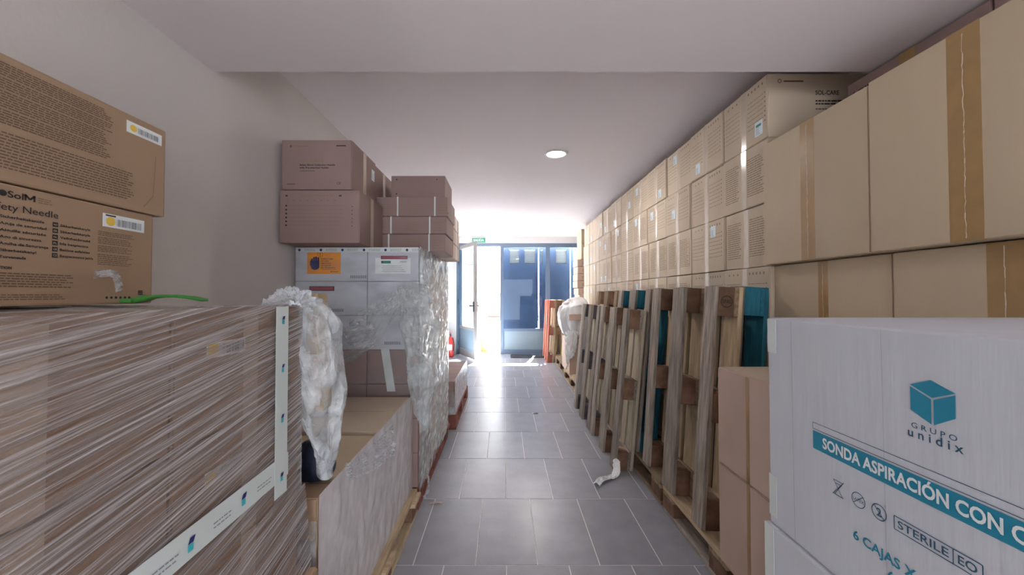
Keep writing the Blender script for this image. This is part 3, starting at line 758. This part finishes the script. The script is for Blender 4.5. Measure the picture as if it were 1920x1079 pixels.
# green cutter
t = thing('box_cutter', 'bright green plastic cutter handle on the film in front of the cartons', 'cutter', (-.90,.955,1.279))
mb = MB(); ns = 16
prof = []
for i in range(ns+1):
    a = i/ns; x = -.02 + .175*a; z = .006+.012*math.sin(a*math.pi*.95) ; wd = .009+.004*math.sin(a*2.6); hh = .0035 + .0035*(a < .25)
    prof.append((x,z,wd,hh))
for i in range(ns):
    x0,z0,w0,h0 = prof[i]; x1,z1,w1_,h1 = prof[i+1]; n = len(mb.v)
    mb.v += [(x0,-w0,z0-h0),(x0,w0,z0-h0),(x0,w0,z0+h0),(x0,-w0,z0+h0),(x1,-w1_,z1-h1),(x1,w1_,z1-h1),(x1,w1_,z1+h1),(x1,-w1_,z1+h1)]
    for q in ((0,1,5,4),(1,2,6,5),(2,3,7,6),(3,0,4,7)): mb.f.append(tuple(n+k_ for k_ in q)); mb.mi.append(mb.m('green'))
mb.f.append((0,3,2,1)); mb.mi.append(0); n = len(mb.v); mb.f.append((n-4,n-3,n-2,n-1)); mb.mi.append(0)
link('handle', mb.mesh('handle', smooth=True), t)
mb = MB(); mb.box((-.05,-.008,.001),(-.018,.008,.011),'green'); link('blade_guard', mb.mesh('blade_guard', bevel=.002), t)

# ------------------------------------------------------------------ crumpled film helpers
def crumple(mb, rows, key, seed=0, amp=.02, f=9, nu=64, sub=14):
    """closed hanging bag: rows = (cx, cy, z, rx, ry)"""
    n = len(mb.v); R = []
    for i in range(len(rows)-1):
        for s in range(sub):
            t_ = s/sub; a = rows[max(i-1,0)]; b2 = rows[i]; c = rows[i+1]; d = rows[min(i+2,len(rows)-1)]
            R.append([.5*((2*b2[k_])+(-a[k_]+c[k_])*t_+(2*a[k_]-5*b2[k_]+4*c[k_]-d[k_])*t_*t_+(-a[k_]+3*b2[k_]-3*c[k_]+d[k_])*t_**3) for k_ in range(5)])
    R.append(list(rows[-1]))
    for r in R:
        for j in range(nu):
            a = 2*math.pi*j/nu; x = r[0]+r[3]*math.cos(a); y = r[1]+r[4]*math.sin(a); z = r[2]
            q = Vector((x*f,y*f,z*f*.28+seed*5))
            dd = amp*(abs(noise.noise(q))*-2+.5 + (abs(noise.noise(q*2.1))*-1.2+.3) + .22*(.3-abs(noise.noise(q*4.7))))
            mb.v.append((x+dd*math.cos(a), y+dd*math.sin(a), z+dd*.4*noise.noise(q*1.3)))
    for i in range(len(R)-1):
        for j in range(nu):
            k2 = (j+1) % nu; mb.f.append((n+i*nu+j, n+i*nu+k2, n+(i+1)*nu+k2, n+(i+1)*nu+j)); mb.mi.append(mb.m(key))
    mb.f.append(tuple(n+j for j in reversed(range(nu)))); mb.mi.append(mb.m(key))
    mb.f.append(tuple(n+(len(R)-1)*nu+j for j in range(nu))); mb.mi.append(mb.m(key))
def cr(p, t_):
    n = len(p)-1; s = t_*n; i = min(int(s), n-1); u = s-i
    a, b2, c, d = p[max(i-1,0)], p[i], p[i+1], p[min(i+2,n)]
    return .5*((2*b2)+(c-a)*u+(2*a-5*b2+4*c-d)*u*u+(3*b2-a-3*c+d)*u**3)
def drape(mb, ctrl, key, nu=60, nv=60, amp=.02, f=10, seed=0, fold=(1,1)):
    C = [[Vector(q) for q in row] for row in ctrl]; n = len(mb.v); G_ = []
    for j in range(nv+1):
        v = j/nv; row = []
        rowc = [cr([C[r][c] for r in range(len(C))], v) for c in range(len(C[0]))]
        for i in range(nu+1): row.append(cr(rowc, i/nu))
        G_.append(row)
    for j in range(nv+1):
        for i in range(nu+1):
            p = G_[j][i]; du = G_[j][min(i+1,nu)]-G_[j][max(i-1,0)]; dv = G_[min(j+1,nv)][i]-G_[max(j-1,0)][i]
            nn = du.cross(dv); nn = nn.normalized() if nn.length > 1e-9 else Vector((0,-1,0))
            q = Vector((i/nu*f*fold[0], j/nv*f*fold[1], seed*4.1))
            dd = amp*((.4-abs(noise.noise(q))*2)+.5*(.3-abs(noise.noise(q*2.3)))+.25*noise.noise(q*6))
            mb.v.append(tuple(p+nn*dd))
    for j in range(nv):
        for i in range(nu):
            a = n+j*(nu+1)+i; mb.f.append((a,a+1,a+nu+2,a+nu+1)); mb.mi.append(mb.m(key))
def pt(px, py, y):       # a measured direction at a real distance y
    return ((px-946.5)*y/F, y, 1.3+(553-py)*y/F)

mb = MB(); rows = []
for py, l, r, y, ry in ((560,560,592,1.13,.03),(585,556,618,1.14,.05),(640,553,637,1.15,.07),(720,560,644,1.15,.075),(780,572,640,1.15,.06),(830,588,634,1.15,.05),(870,596,622,1.16,.035),(892,603,616,1.16,.012)):
    c = pt((l+r)/2, py, y); rows.append((c[0],c[1],c[2],(r-l)/2*y/F,ry))
crumple(mb, rows, 'film_bag', seed=1, amp=.024, f=13, nu=90, sub=16)
film_obj('crumpled clear film hanging in a bulge off the far corner of the nearest load', mb, 'loose_film', smooth=False)
mb = MB()
drape(mb, [[pt(505,560,1.05),pt(540,542,1.07),pt(575,548,1.09),pt(597,575,1.11)],[pt(490,572,.99),pt(530,572,1.0),pt(565,574,1.02),pt(590,600,1.08)]], 'film_bag', 50, 30, .012, 12, 3)
film_obj('torn flap of clear film bunched on top of the nearest load', mb, 'loose_film', smooth=False)
t = thing('wood_offcut', 'short upright brown wood offcut poking above the film bulge', 'offcut', (-.575,1.19,.95))
mb = MB(); mb.box((-.012,-.03,0),(.022,.03,.352),'card_brown'); link('offcut_core', mb.mesh('offcut_core', bevel=.003, seg=1), t)
t.rotation_euler = (0,math.radians(-3),0)
mb = MB(); mb.box((.022,-.03,0),(.030,.03,.354),'wood_light'); link('pale_edge', mb.mesh('pale_edge'), t)

# ------------------------------------------------------------------ second load, low and open
X2 = -.56
carton('brown carton at the near end of the low open load, seen end on', (-1.27,1.165,.146),(X2,1.255,.690),'card_brown','-Y',True,None)
carton('open-looking low tan carton with pale lid in the middle of the low load', (-1.24,1.30,.146),(X2,1.665,.695),'card_plain',None,parts=[('printed_text','+X',lambda mb: lines(mb,-.15,.15,.2,.45,8,'ink_faint',4,.3),)])
carton('low carton with a brown top against the tall labelled stack', (-1.26,1.70,.146),(X2,2.27,.700),'card',None,
       parts=[('lid_seam','+Z',lambda mb:(mb.rect(-.3,-.004,.3,.0,'ink_faint'), mb.line((-.1,.1),(.1,.2),.003,'ink_faint')))])
mb = MB()
M['film_side2'] = film('pale_film', (.80,.76,.79), .72, .97, scale=9, stretch=(1,1.5,1.2), rotx=math.radians(30), rough=.25, bump=.6, rlo=.3, rhi=.7, detail=6, dist=.01)
film_sheet(mb, (X2+.008,1.15,.13),(0,1.16,0),(0,0,.575),90,50,.010,6,'film_side2',(1,0,0),(2,1),seed=7)
M['film_side2'] = film('pale_film', (.80,.76,.79), .72, .97, scale=9, stretch=(1,1.5,1.2), rotx=math.radians(30), rough=.25, bump=.6, rlo=.3, rhi=.7, detail=6, dist=.01)
film_sheet(mb, (X2+.004,1.150,.13),(-.6,0,0),(0,0,.5),30,30,.008,6,'film_thin',(0,-1,0),(1,2),seed=8)
film_obj('pale stretch film over the side of the low open load', mb)
mb = MB()
drape(mb, [[pt(650,868,1.30),pt(690,842,1.52),pt(738,795,1.85)],[pt(655,900,1.31),pt(700,880,1.55),pt(742,850,1.88)]], 'film_bag', 50, 24, .010, 14, 5)
film_obj('shiny creased scrap of film on the edge of the low load', mb, 'loose_film', smooth=False)
# navy bag in the gap
t = thing('bag', 'dark navy bag tucked in the gap under the film bulge', 'bag', (-.63,1.275,.698))
mb = MB(); crumple(mb, [(0,0,0,.05,.03),(0,0,.03,.07,.04),(0,0,.08,.065,.038),(0,0,.12,.03,.02)], 'navy', 3, .008, 12, 32, 8)
link('bag_body', mb.mesh('bag_body', smooth=True), t)
mb = MB()
for i in range(14):
    a0 = math.pi*i/14; a1 = math.pi*(i+1)/14
    mb.v += [(.045*math.cos(a)+.03, sy, .07+.07*math.sin(a)+dz) for a in (a0,a1) for sy in (-.008,.008) for dz in (0,.006)]
    n = len(mb.v)-8
    for q in ((0,2,6,4),(1,5,7,3),(0,4,5,1),(2,3,7,6)): mb.f.append(tuple(n+k_ for k_ in q)); mb.mi.append(mb.m('navy'))
link('strap', mb.mesh('strap'), t)

# ------------------------------------------------------------------ third load: tall stack with the orange label
Y3 = 2.32; X3 = -.52
L0 = 1.587
G3 = 'cartons of the tall labelled stack'
def hand_label(mb):                      # u,v on the front face of the top left carton (centre x -1.05, base 1.381)
    u0, v0 = -.145, .044; u1, v1 = .058, .186
    mb.box((u0,v0,0),(u1,v1,.0007),'orange')
    k_ = 'logo_navy'; d = .0012
    cx = u0+.048
    mb.rect(cx-.026,v0+.045,cx+.026,v0+.08,k_,d); mb.disc(cx,v0+.045,.026,k_,d+.0001,16,.02)
    for i, h_ in enumerate((.012,.022,.025,.020)): 
        x = cx-.0245+i*.0128; mb.rect(x,v0+.08,x+.0108,v0+.08+h_-.004,k_,d); mb.disc(x+.0054,v0+.076+h_,.0054,k_,d,10)
    mb.rect(cx-.030,v0+.05,cx-.022,v0+.082,k_,d)
    mb.ring(u0+.078,v0+.118,.016,.0015,'ink_dark',d); mb.rect(u0+.0765,v0+.113,u0+.0795,v0+.128,'ink_dark',d); mb.disc(u0+.078,v0+.108,.002,'ink_dark',d,8)
    for i, s in enumerate(('SI ESTA CAJA','NO LLEGA','PRECINTADA','NO ACEPTAR','DEL TRANSPORTE')):
        mb.text(s, u0+.083, v0+.088-i*.0135, .0062*len(s), .0075, 'ink_dark', d, bold=.02)
    mb.rect(u0+.083,v0+.027,u0+.18,v0+.0285,'ink_dark',d); mb.disc(u0+.146,v0+.014,.004,'ink_dark',d,8); mb.rect(u0+.153,v0+.0125,u0+.19,v0+.0155,'ink_dark',d)
def red_strip(u0, v0, w_=.15, h_=.028):
    def f(mb):
        mb.box((u0,v0,0),(u0+w_,v0+h_,.0012),'ink_dark'); mb.rect(u0+.006,v0+.005,u0+w_-.006,v0+h_-.005,'crimson',.0016)
        lines(mb,u0+.04,u0+w_-.04,v0+.010,v0+.018,1,'ink_grey',3,.5,(.006,.012),.003,.0)
    return f
def white_card(mb):                      # top right carton centre x -.675
    u0, u1, v0, v1 = -.108, .105, .046, .142
    mb.box((u0,v0,0),(u1,v1,.0007),'label'); mb.rect(u0+.036,v1-.034,u0+.094,v1-.018,'green_print',.0011); mb.disc(u0+.044,v1-.026,.006,'ink_dark',.0014,8)
    mb.box((u0+.034,v1-.008,.0008),(u0+.195,v1+.012,.0014),'ink_dark'); mb.rect(u0+.038,v1-.005,u0+.191,v1+.009,'crimson',.0018)
    for i in range(4): mb.rect(u0+.038+.006*(i%2),v0+.012+i*.011,u0+.185-.01*i,v0+.0145+i*.011,'ink_grey',.0011)
    mb.rect(u0+.15,v1-.026,u0+.19,v1-.022,'ink_grey',.0011)
def grey_code(u, v):
    def f(mb):
        for i in range(9): mb.rect(u+i*.011,v,u+.008+i*.011,v+.018,'ink_grey')
    return f
def front_marks(mb): 
    mb.ring(-.03,.14,.055,.002,'ink_grey'); mb.line((-.14,.19),(.05,.09),.004,'ink_grey')
for i in range(7):
    z0 = .146+.2058*i; white = i >= 4
    key = 'card_white' if white else 'card_mauve'  # lower front cartons: backlit shade is put into the darker colour
    pl = []; pr = []
    if i == 6: pl = [('warning_label','-Y',hand_label,None,'orange warning label with a dark hand and exclamation mark'),('printed_code','-Y',grey_code(.115,.018))]; pr = [('delivery_note','-Y',white_card,None,'white delivery note with a crimson strip')]
    if i == 5: pl = [('red_label','-Y',red_strip(-.13,.148),None,'crimson label strip'),('printed_code','-Y',grey_code(-.02,.022))]; pr = [('delivery_note','-Y',lambda mb:(mb.box((.02,.05,0),(.14,.16,.0007),'label'),mb.disc(.03,.15,.004,'ink_dark',.001,8)))]
    if i < 5: pl = [('printed_code','-Y',grey_code(-.05,.05))]; pr = [('printed_code','-Y',grey_code(-.05,.03))]
    cw = 'white' if white else 'brown'
    carton(f'{cw} carton at the left front of the tall labelled stack, {ordi[6-i]} layer from its top', (-1.265,Y3,z0),(-.832,Y3+.58,z0+.2045),key,None,parts=pl,group=G3)
    for j in range(3):
        y0 = Y3+j*.393
        k2 = key if j == 0 else 'card'
        carton(f'{"white" if k2=="card_white" else "brown"} carton, aisle side of the tall labelled stack, {ordi[6-i]} layer down, {("front","middle","back")[j]} one',
               (-.829,y0,z0),(X3,y0+.390,z0+.2045),k2,'+X' if j else None,bool(j),'tape_white' if j else None,.04,parts=pr if j == 0 else (),group=G3)
# printed sealing tape across the front top
t = thing('printed_tape', 'white printed tape across the top edge of the tall labelled stack', 'tape', (0,0,0))
mb = MB(); mb.box((-1.262,Y3-.0030,1.556),(X3,Y3-.0022,1.586),'tape_white'); link('tape_strip', mb.mesh('tape_strip'), t)
mb = MB(); xm = Matrix(((1,0,0,0),(0,0,-1,Y3-.0031),(0,1,0,0),(0,0,0,1)))
for i in range(6):
    u = -1.24+i*.13; mb.disc(u,1.570,.008,'logo_navy',.0005,10); lines(mb,u+.03,u+.10,1.565,1.580,2,'ink_grey',i,.4,(.006,.014),.003,.1)
link('printed_emblem', mb.mesh('printed_emblem', xm), t)
mb = MB()
mb.v += [(-.745,Y3-.006,.98),(-.695,Y3-.006,.98),(-.655,Y3-.006,.72),(-.705,Y3-.006,.72)]; mb.f.append((0,1,2,3)); mb.mi.append(mb.m('tape_white'))
link('hanging_strip', mb.mesh('hanging_strip'), t)
# film round it
mb = MB()
film_sheet(mb, (-1.266,Y3-.010,.70),(.746,0,0),(0,0,.86),60,70,.010,5,'film_front',(0,-1,0),(1,1.5),seed=9)
film_sheet(mb, (X3+.008,Y3-.012,.10),(0,1.20,0),(0,0,1.49),90,110,.016,7,'film_side',(1,0,0),(1.2,2.2),seed=10)
film_obj('shiny crinkled stretch film around the tall labelled stack', mb)
mb = MB()
drape(mb, [[pt(640,610,2.20),pt(690,575,2.2),pt(735,548,2.22),pt(772,530,2.24),pt(800,540,2.25)],
           [pt(636,650,2.18),pt(690,628,2.17),pt(728,590,2.18),pt(762,560,2.2),pt(806,570,2.25)],
           [pt(640,690,2.2),pt(680,665,2.18),pt(715,635,2.18),pt(750,585,2.2),pt(812,600,2.25)]], 'film_thin', 70, 50, .018, 9, 6)
film_obj('translucent film draped diagonally across the tall stack front', mb, 'loose_film', smooth=False)
mb = MB(); rows = []
for py, l, r, y, ry in ((533,760,795,2.24,.02),(548,748,810,2.24,.05),(600,750,822,2.24,.055),(650,758,824,2.25,.05),(700,766,815,2.25,.035),(740,772,806,2.25,.025),(775,780,802,2.26,.02),(805,792,799,2.26,.006)):
    c = pt((l+r)/2, py, y); rows.append((c[0],c[1],c[2],(r-l)/2*y/F,ry))
crumple(mb, rows, 'film_thin', seed=8, amp=.024, f=13, nu=80, sub=16)
film_obj('long twisted tail of clear film hanging at the corner of the tall stack', mb, 'loose_film', smooth=False)

# cartons on top of the tall stack
def sol_front(mb):
    mb.disc(-.145,.245,.007,'ink',.0006,12); mb.rect(-.13,.243,-.05,.249,'ink_faint'); mb.rect(.11,.245,.165,.251,'ink_dark')
    mb.text('SOL-CARE',-.095,.155,.135,.018,'ink_faint',bold=.01)
    mb.text('Safety Blood Collection Needle',-.095,.135,.20,.009,'ink_dark',bold=.03); mb.text('with Pre-attached Holder',-.095,.119,.165,.009,'ink_dark',bold=.03)
    mb.rect(-.095,.103,-.01,.107,'ink'); mb.rect(-.165,.028,-.12,.034,'ink'); mb.text('CE',.115,.030,.022,.013,'ink_dark')
def list_front(mb):
    r2 = random.Random(3)
    for i in range(6):
        v = .205-i*.022; mb.rect(-.19,v,-.18,v+.009,'ink_dark'); dashes(mb,-.17,.13,v+.003,.0035,'ink_faint',r2,(.03,.08),.003); mb.disc(.185,v,.003,'ink_dark',.0006,6)
    for i in range(8): mb.disc(-.18+i*.038,.24,.006,'ink_faint',.0006,8)
    mb.rect(-.19,.262,-.178,.270,'ink_dark'); mb.rect(.11,.262,.125,.270,'ink_dark')
    for i in range(9): mb.rect(-.1+i*.02,.264,-.088+i*.02,.270,'ink_faint')
carton('dusky carton listing icons and lines, lower one beside the wall on the tall stack', (-1.265,2.15,1.590),(-.818,2.555,1.888),'card_mauve','+X',True,'tape_clear',.05,parts=[('printed_text','-Y',list_front)])
carton('dusky safety needle carton, topmost beside the wall, nearest face', (-1.255,2.15,1.891),(-.863,2.545,2.172),'card_mauve','+X',True,'tape_clear',.05,parts=[('printed_text','-Y',sol_front),('shipping_label','+X',ship_label(.12,.15,.05,.07))])
carton('dusky carton behind the topmost one beside the wall', (-1.255,2.555,1.891),(-.872,2.95,2.170),'card_mauve','+X',True,'tape_clear',.05)
carton('dusky carton behind the lower one beside the wall', (-1.265,2.565,1.590),(-.94,2.95,1.888),'card_mauve')
def strapflat(mb): lines(mb,-.22,-.12,.02,.09,5,'ink_faint',2,.3); lines(mb,-.02,.08,.02,.09,5,'ink_faint',3,.3); lines(mb,.18,.25,.02,.09,4,'ink_faint',5,.3)
for i in range(3):
    z0 = 1.590+i*.119; hh = (.1165,.1165,.130)[i]
    c = carton(f'flat dusky carton with two pale straps, {("lowest","middle","upper")[i]} of three facing the camera', (-.925 if i < 2 else -.866,2.57+.004*i,z0),(-.40+.008*i,2.94,z0+hh),'card_mauve',None,parts=[('printed_text','-Y',strapflat,('sf',))],group='flat strapped cartons on the tall stack')
    for u in (-.115+.01*i, .155):
        mb = MB(); D = .187
        mb.box((u-.005,-D,0),(u+.005,-D+.0008,hh),'tape_white'); mb.box((u-.005,-D,hh-.0005),(u+.005,D,hh+.0008),'tape_white')
        link('strap', mb.mesh('strap'), c)
carton('small dusky carton lying on the three flat strapped ones', (-.79,2.66,1.961),(-.415,3.0,2.128),'card_mauve',None,
       parts=[('printed_text','-Y',lambda mb:(mb.disc(-.15,.14,.005,'ink_dark',.0006,8),mb.disc(-.15,.04,.005,'ink_dark',.0006,8),mb.disc(.13,.14,.004,'ink_dark',.0006,8),mb.rect(.08,.04,.16,.044,'ink_faint')))])
for i in range(3):
    carton(f'flat strapped carton farther back on the tall stack, {("lowest","middle","upper")[i]} of three', (-.90,3.02,1.590+i*.119),(-.41,3.4,1.590+i*.119+.1165),'card_pink','+X',True,'tape_white',.03,group='flat cartons farther back on the tall stack')

# ------------------------------------------------------------------ fourth load, low, far left
G4 = 'cartons in the farthest low load on the left'
for i, (x0, x1) in enumerate(((-1.25,-.87),(-.865,-.49))):
    for j in range(3):
        for kz in range(1):
            carton(f'grey brown carton in the farthest low load, {("wall","aisle")[i]} side, {("front","middle","back")[j]} one', (x0,3.74+j*.39,.146),(x1,3.74+j*.39+.387,.455),'card_mauve',None,parts=[('lid_seam','+Z',lambda mb: mb.rect(-.18,-.003,.18,.003,'ink_faint'),('ls',))],group=G4)
mb = MB()
film_sheet(mb, (-.482,3.72,.12),(0,1.2,0),(0,0,.36),60,30,.012,7,'film_side2',(1,0,0),(2,3),seed=13)
film_sheet(mb, (-1.25,3.728,.12),(.768,0,0),(0,0,.24),40,20,.010,7,'film_thin',(0,-1,0),(2,3),seed=14)
film_obj('pale stretch film around the farthest low load on the left', mb)

# ------------------------------------------------------------------ far right: carton with bags, white board
carton('open carton under the white plastic bags, beyond the leaning pallets', (.935,5.60,.146),(1.30,6.28,.64),'card_pink','-Y',True,'tape_clear',.03,
       parts=[('printed_text','-Y',lambda mb: lines(mb,.04,.15,.1,.3,6,'ink',3,.2))])
t = None
mb = MB(); crumple(mb, [(1.08,5.85,.642,.10,.12),(1.07,5.85,.74,.19,.22),(1.05,5.85,.92,.24,.26),(1.07,5.85,1.10,.21,.25),(1.10,5.88,1.22,.12,.15),(1.10,5.88,1.26,.03,.04)], 'film_white', 2, .05, 6, 90, 12)
film_obj('big crumpled white plastic bag heaped on the open carton', mb, 'plastic_bag', 'plastic bag')
mb = MB(); drape(mb, [[(.90,5.7,.75),(.98,5.60,.78),(1.06,5.58,.76)],[(.88,5.62,.5),(.95,5.57,.55),(1.04,5.57,.55)],[(.90,5.58,.22),(.93,5.56,.36),(1.0,5.57,.42)]], 'film_white', 30, 40, .03, 6, 4)
film_obj('tail of thin white plastic hanging down over the open carton front', mb, 'plastic_sheet', 'plastic sheet')
t = thing('cardboard_flap', 'small brown cardboard piece stuck in the white plastic bag', 'cardboard', (1.03,5.55,.98), (math.radians(10),0,math.radians(-12)))
mb = MB(); mb.box((-.10,-.01,-.05),(.10,0,.04),'card_pink'); link('card_sheet', mb.mesh('card_sheet', bevel=.002, seg=1), t)
t = thing('foam_board', 'white foam board leaning beyond the last low leaning pallet', 'board', (.86,4.62,0), (0,math.radians(5.5),0))
mb = MB(); mb.box((0,0,0),(.045,.20,1.18),'board_white'); link('foam_slab', mb.mesh('foam_slab', bevel=.004), t)
mb = MB(); mb.rect(.01,.58,.19,.583,'ink_grey'); mb.rect(.02,.9,.08,.93,'ink_grey'); link('score_line', mb.mesh('score_line', Matrix(((0,0,-1,-.0002),(1,0,0,0),(0,1,0,0),(0,0,0,1)))), t)

# ------------------------------------------------------------------ bits on the floor
mb = MB()
p0 = [Vector(q) for q in ((.62,2.63,.012),(.66,2.68,.02),(.70,2.72,.012),(.76,2.74,.014),(.80,2.78,.03),(.815,2.83,.09))]
ctrl = [[p+Vector((-.02,.015,0)) for p in p0],[p+Vector((0,0,.014)) for p in p0],[p+Vector((.02,-.018,0)) for p in p0]]
drape(mb, ctrl, 'film_white', 60, 14, .009, 14, 2)
film_obj('twisted ribbon of white film on the tiles below the leaning pallets', mb, 'film_scrap', 'plastic scrap', smooth=False)
t = tag(link('cardboard_scrap', None, None, (-.43,2.41,0)), 'torn brown cardboard scrap on the tiles at left', 'scrap')
mb = MB(); 
for (a, b2, c, d) in (((-.04,-.01,.002),(.01,-.015,.012),(.015,.015,.004),(-.03,.012,.004)),((.01,-.012,.012),(.045,-.002,.003),(.04,.014,.006),(.015,.015,.004))):
    mb.face([a,b2,c,d],'leaf'); mb.face([(p[0],p[1],p[2]+.002) for p in (a,b2,c,d)],'card_pink')
link('torn_sheet', mb.mesh('torn_sheet'), t)
t = tag(link('dry_leaf', None, None, (.33,4.20,0)), 'small dry brown leaf on the tiles mid corridor', 'leaf')
mb = MB(); mb.face([(-.035,0,.003),(-.01,-.016,.006),(.012,0,.02),(-.008,.018,.006)],'leaf'); mb.face([(-.008,-.016,.006),(.03,-.004,.004),(.035,.008,.012),(.012,.0,.02)],'leaf'); link('leaf_blade', mb.mesh('leaf_blade'), t)
mb = MB(); drape(mb, [[(-.52,2.46,.02),(-.50,2.5,.05),(-.515,2.56,.12)],[(-.50,2.45,.015),(-.485,2.51,.04),(-.50,2.57,.11)]], 'film_bag', 16, 8, .006, 5, 9)
film_obj('short wisp of white film hanging off the red brown pallet', mb, 'film_scrap', 'plastic scrap', smooth=False)
# twist of film stuck on the needle carton
mb = MB(); drape(mb, [[(-.944,.885,1.355),(-.925,.91,1.358),(-.935,.935,1.335),(-.942,.945,1.312)],[(-.944,.88,1.335),(-.928,.905,1.342),(-.936,.925,1.322),(-.942,.93,1.305)]], 'film_bag', 30, 14, .008, 9, 11)
film_obj('small tuft of torn clear film stuck on the safety needle carton', mb, 'film_scrap', 'plastic scrap', smooth=False)
